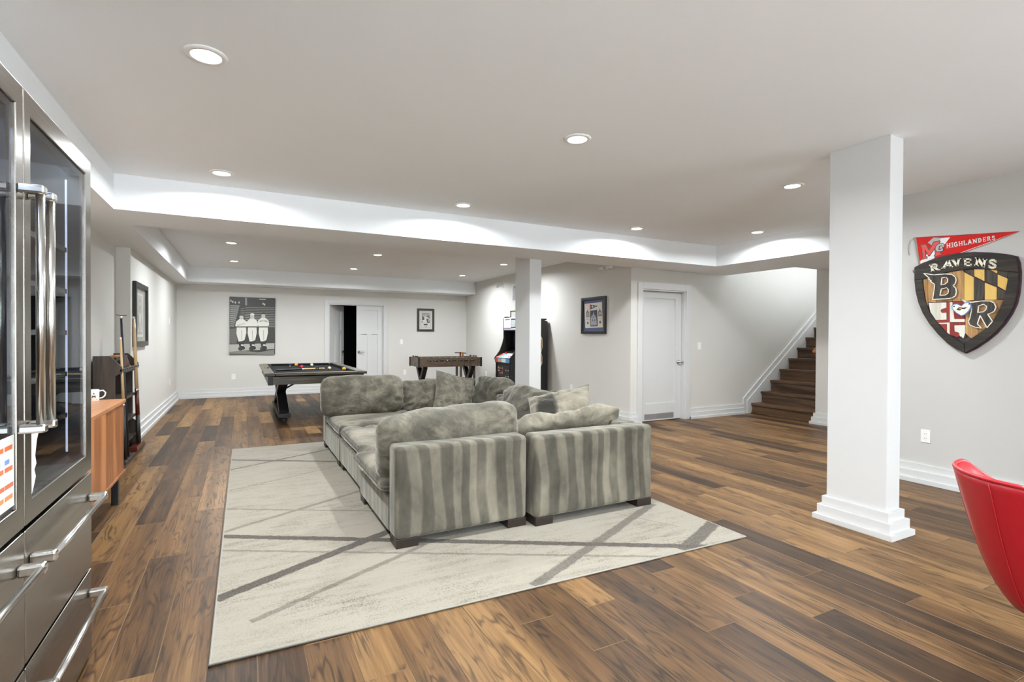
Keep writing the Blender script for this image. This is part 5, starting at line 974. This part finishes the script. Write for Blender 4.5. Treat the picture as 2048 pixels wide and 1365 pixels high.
for (u, v), dz in ((t0[0], -.16), (t0[3], -.07)):
    MB().tube([(u, -.008, v - .01), (u - .03, -.012, v - .03), (u - .045, -.010, v + dz * .6), (u - .035, -.008, v + dz)], .0022, 5).build('tie_string', 'felt_grey', pe, smooth=True)

# ------------------------------------------------------------------ shield sign
sg = empty('shield_sign', (XR, 2.083, 1.6), -PI / 2, 'carved wooden shield sign with black frame, big letters and a heart tag', 'sign')
M['sg_frame'] = wood('charred_board', lin(24, 21, 18), lin(44, 38, 32), lin(66, 57, 46), .7, 'x', 2.5, 40, .6)
M['sg_edge'] = plain('purple_edge', lin(58, 24, 44), .6, var=.3, scale=40)
M['sg_tan'] = wood('barn_board_tan', lin(138, 100, 60), lin(184, 142, 90), lin(208, 170, 114), .7, 'z', 2.5, 22, .4)
M['sg_tan2'] = wood('barn_board_brown', lin(120, 86, 50), lin(168, 126, 78), lin(196, 156, 102), .7, 'z', 2.5, 22, .4)
M['sg_yel'] = wood('painted_yellow_board', lin(186, 140, 60), lin(212, 172, 84), lin(222, 186, 104), .6, 'z', 2.5, 14, .3)
M['sg_blk'] = wood('painted_black_board', lin(28, 25, 22), lin(52, 46, 40), lin(80, 72, 62), .65, 'z', 2.5, 40, .4)
M['sg_wht'] = wood('painted_white_board', lin(190, 184, 170), lin(214, 210, 198), lin(226, 222, 212), .6, 'z', 2.5, 14, .3)
M['sg_red'] = wood('painted_red_board', lin(110, 28, 24), lin(148, 44, 36), lin(170, 66, 54), .6, 'z', 2.5, 20, .3)
M['paint_white'] = plain('white_paint', lin(232, 228, 218), .5, var=.04); M['paint_cream'] = plain('cream_paint', lin(226, 220, 200), .55, var=.08, scale=60)
M['paint_blue'] = plain('blue_paint', lin(92, 126, 178), .45)
MB().prism([SHIELD['outer']], R3, .002, .034).build('backing_board', 'sg_edge', sg, bevel=.002)
for nm in ('top', 'left', 'right'): MB().prism([SHIELD[nm]], R3, .034, .052 if nm != 'top' else .054).build('frame_board', 'sg_frame', sg, bevel=.003)
random.seed(3)
for c, p in SHIELD_PIECES: MB().prism([p], R3, .034, .040 + random.random() * .004).build('board', 'sg_' + c, sg, bevel=.001)
def ribbon(loop, w_, d0, d1):
    m_ = MB(); n_ = len(loop)
    for k_ in range(n_):
        a, b = loop[k_], loop[(k_ + 1) % n_]; m_.prism([_bar(a[0], a[1], b[0], b[1], w_)], R3, d0, d1)
        m_.prism([el(a[0], a[1], w_ / 2, w_ / 2, 8)], R3, d0, d1)
    return m_
for nm, loops in (('letter_b', BIG_B), ('letter_r', BIG_R)):
    o = MB().prism([loops[0]] + [list(reversed(l)) for l in loops[1:]], R3, .044, .056).build(nm, 'sg_blk', sg)
    for l in loops: ribbon(l, .0062, .050, .0585).build('white_outline', 'paint_white', o)
for b in RAVENS_BOX:
    m = MB()
    for p in letter_in(b, .24): m.prism([p], R3, .054, .058)
    m.build('letter', 'paint_cream', sg)
h_ = MB().prism([HEART[0]], R3, .0585, .068).build('heart_tag', 'paint_blue', sg, bevel=.002)
MB().prism([HEART[1]], R3, .068, .0695).build('heart_face', 'paint_white', h_)
m = MB().prism([HEART[2]], R3, .0695, .0702, lin(52, 40, 40)).prism([HEART[3]], R3, .0702, .0708, lin(206, 170, 110))
for q in ((HEART[0][3][0] + .018, HEART[0][3][1] - .004), (HEART[0][9][0] - .012, HEART[0][9][1] - .002)): m.prism([el(q[0], q[1], .006, .006, 8)], R3, .0695, .0705, lin(40, 36, 40))
m.build('heart_emblem', 'ink', h_)

# ------------------------------------------------------------------ red bucket chair
M['leather_red'] = plain('red_leatherette', lin(176, 26, 38), .34, spec=.5, var=.05, scale=120, bump=.05)
CH = empty('bucket_chair', (2.412, .655, 0), math.radians(-46.5), 'red leatherette swivel bucket chair with piped rim beside the near column', 'chair')
def shell(phi, t, off=0.0):
    """bucket shell around the sitter: phi 0 is the back, t 0 bottom and 1 rim"""
    c = math.cos(phi); k = max(0.0, (1 + math.cos(phi * 1.15)) / 2)
    zr = .60 + .235 * min(1.0, k * 1.22) ** 1.2
    z = .36 + (zr - .36) * t
    r = .085 + .185 * (t ** .40) + off
    fl = 1 + .10 * t * k
    return Vector((-r * 1.02 * c * fl + .02, r * 1.06 * math.sin(phi), z))
NP, NTT = 56, 18; m = MB(); vs = []; fs = []
for s_, off in ((0, 0.0), (1, -.034)):
    for i in range(NP + 1):
        for j in range(NTT + 1):
            ph = math.radians(-128 + 256 * i / NP); tt = j / NTT; q = shell(ph, tt, off * (1 if j < NTT else .55)); 
            vs.append(tuple(q))
S_ = (NP + 1) * (NTT + 1)
for i in range(NP):
    for j in range(NTT):
        a = i * (NTT + 1) + j; fs.append((a, a + NTT + 1, a + NTT + 2, a + 1)); fs.append((S_ + a, S_ + a + 1, S_ + a + NTT + 2, S_ + a + NTT + 1))
    a = i * (NTT + 1) + NTT; fs.append((a, a + NTT + 1, S_ + a + NTT + 1, S_ + a)); b = i * (NTT + 1); fs.append((b, S_ + b, S_ + b + NTT + 1, b + NTT + 1))
for i in (0, NP):
    for j in range(NTT): a = i * (NTT + 1) + j; fs.append((a, a + 1, S_ + a + 1, S_ + a))
m.add(vs, fs).build('shell', 'leather_red', CH, smooth=True)
MB().tube([shell(math.radians(-128 + 256 * i / NP), 1.0, -.004) + Vector((0, 0, .003)) for i in range(NP + 1)], .0075, 8).build('piped_rim', 'leather_red', CH, smooth=True)
for a in (-100, -62, -24, 24, 62, 100): MB().tube([shell(math.radians(a), j / 14 * .97 + .01, .0012) for j in range(15)], .0022, 5).build('seam', 'leather_red', CH, smooth=True)
o = cushion_mesh(.32, .34, .08, p=4, q=.4, pinch=.0, seed=2, wr=.004)[0].build('seat_cushion', 'leather_red', CH, smooth=True); o.rotation_euler = (-PI / 2, 0, 0); o.location = (.05, 0, .50)
MB().lathe([(.002, .33), (.09, .335), (.10, .35), (.09, .37), (.002, .37)], (.03, 0, 0), 24).build('seat_pan', 'blackmetal', CH)
MB().lathe([(.03, .06), (.03, .33), (.05, .335)], (.03, 0, 0), 16).build('post', 'chrome', CH, smooth=True)
MB().lathe([(.22, 0), (.225, .012), (.10, .03), (.035, .06), (.002, .06)], (.03, 0, 0), 32).build('base_disc', 'chrome', CH, smooth=True)
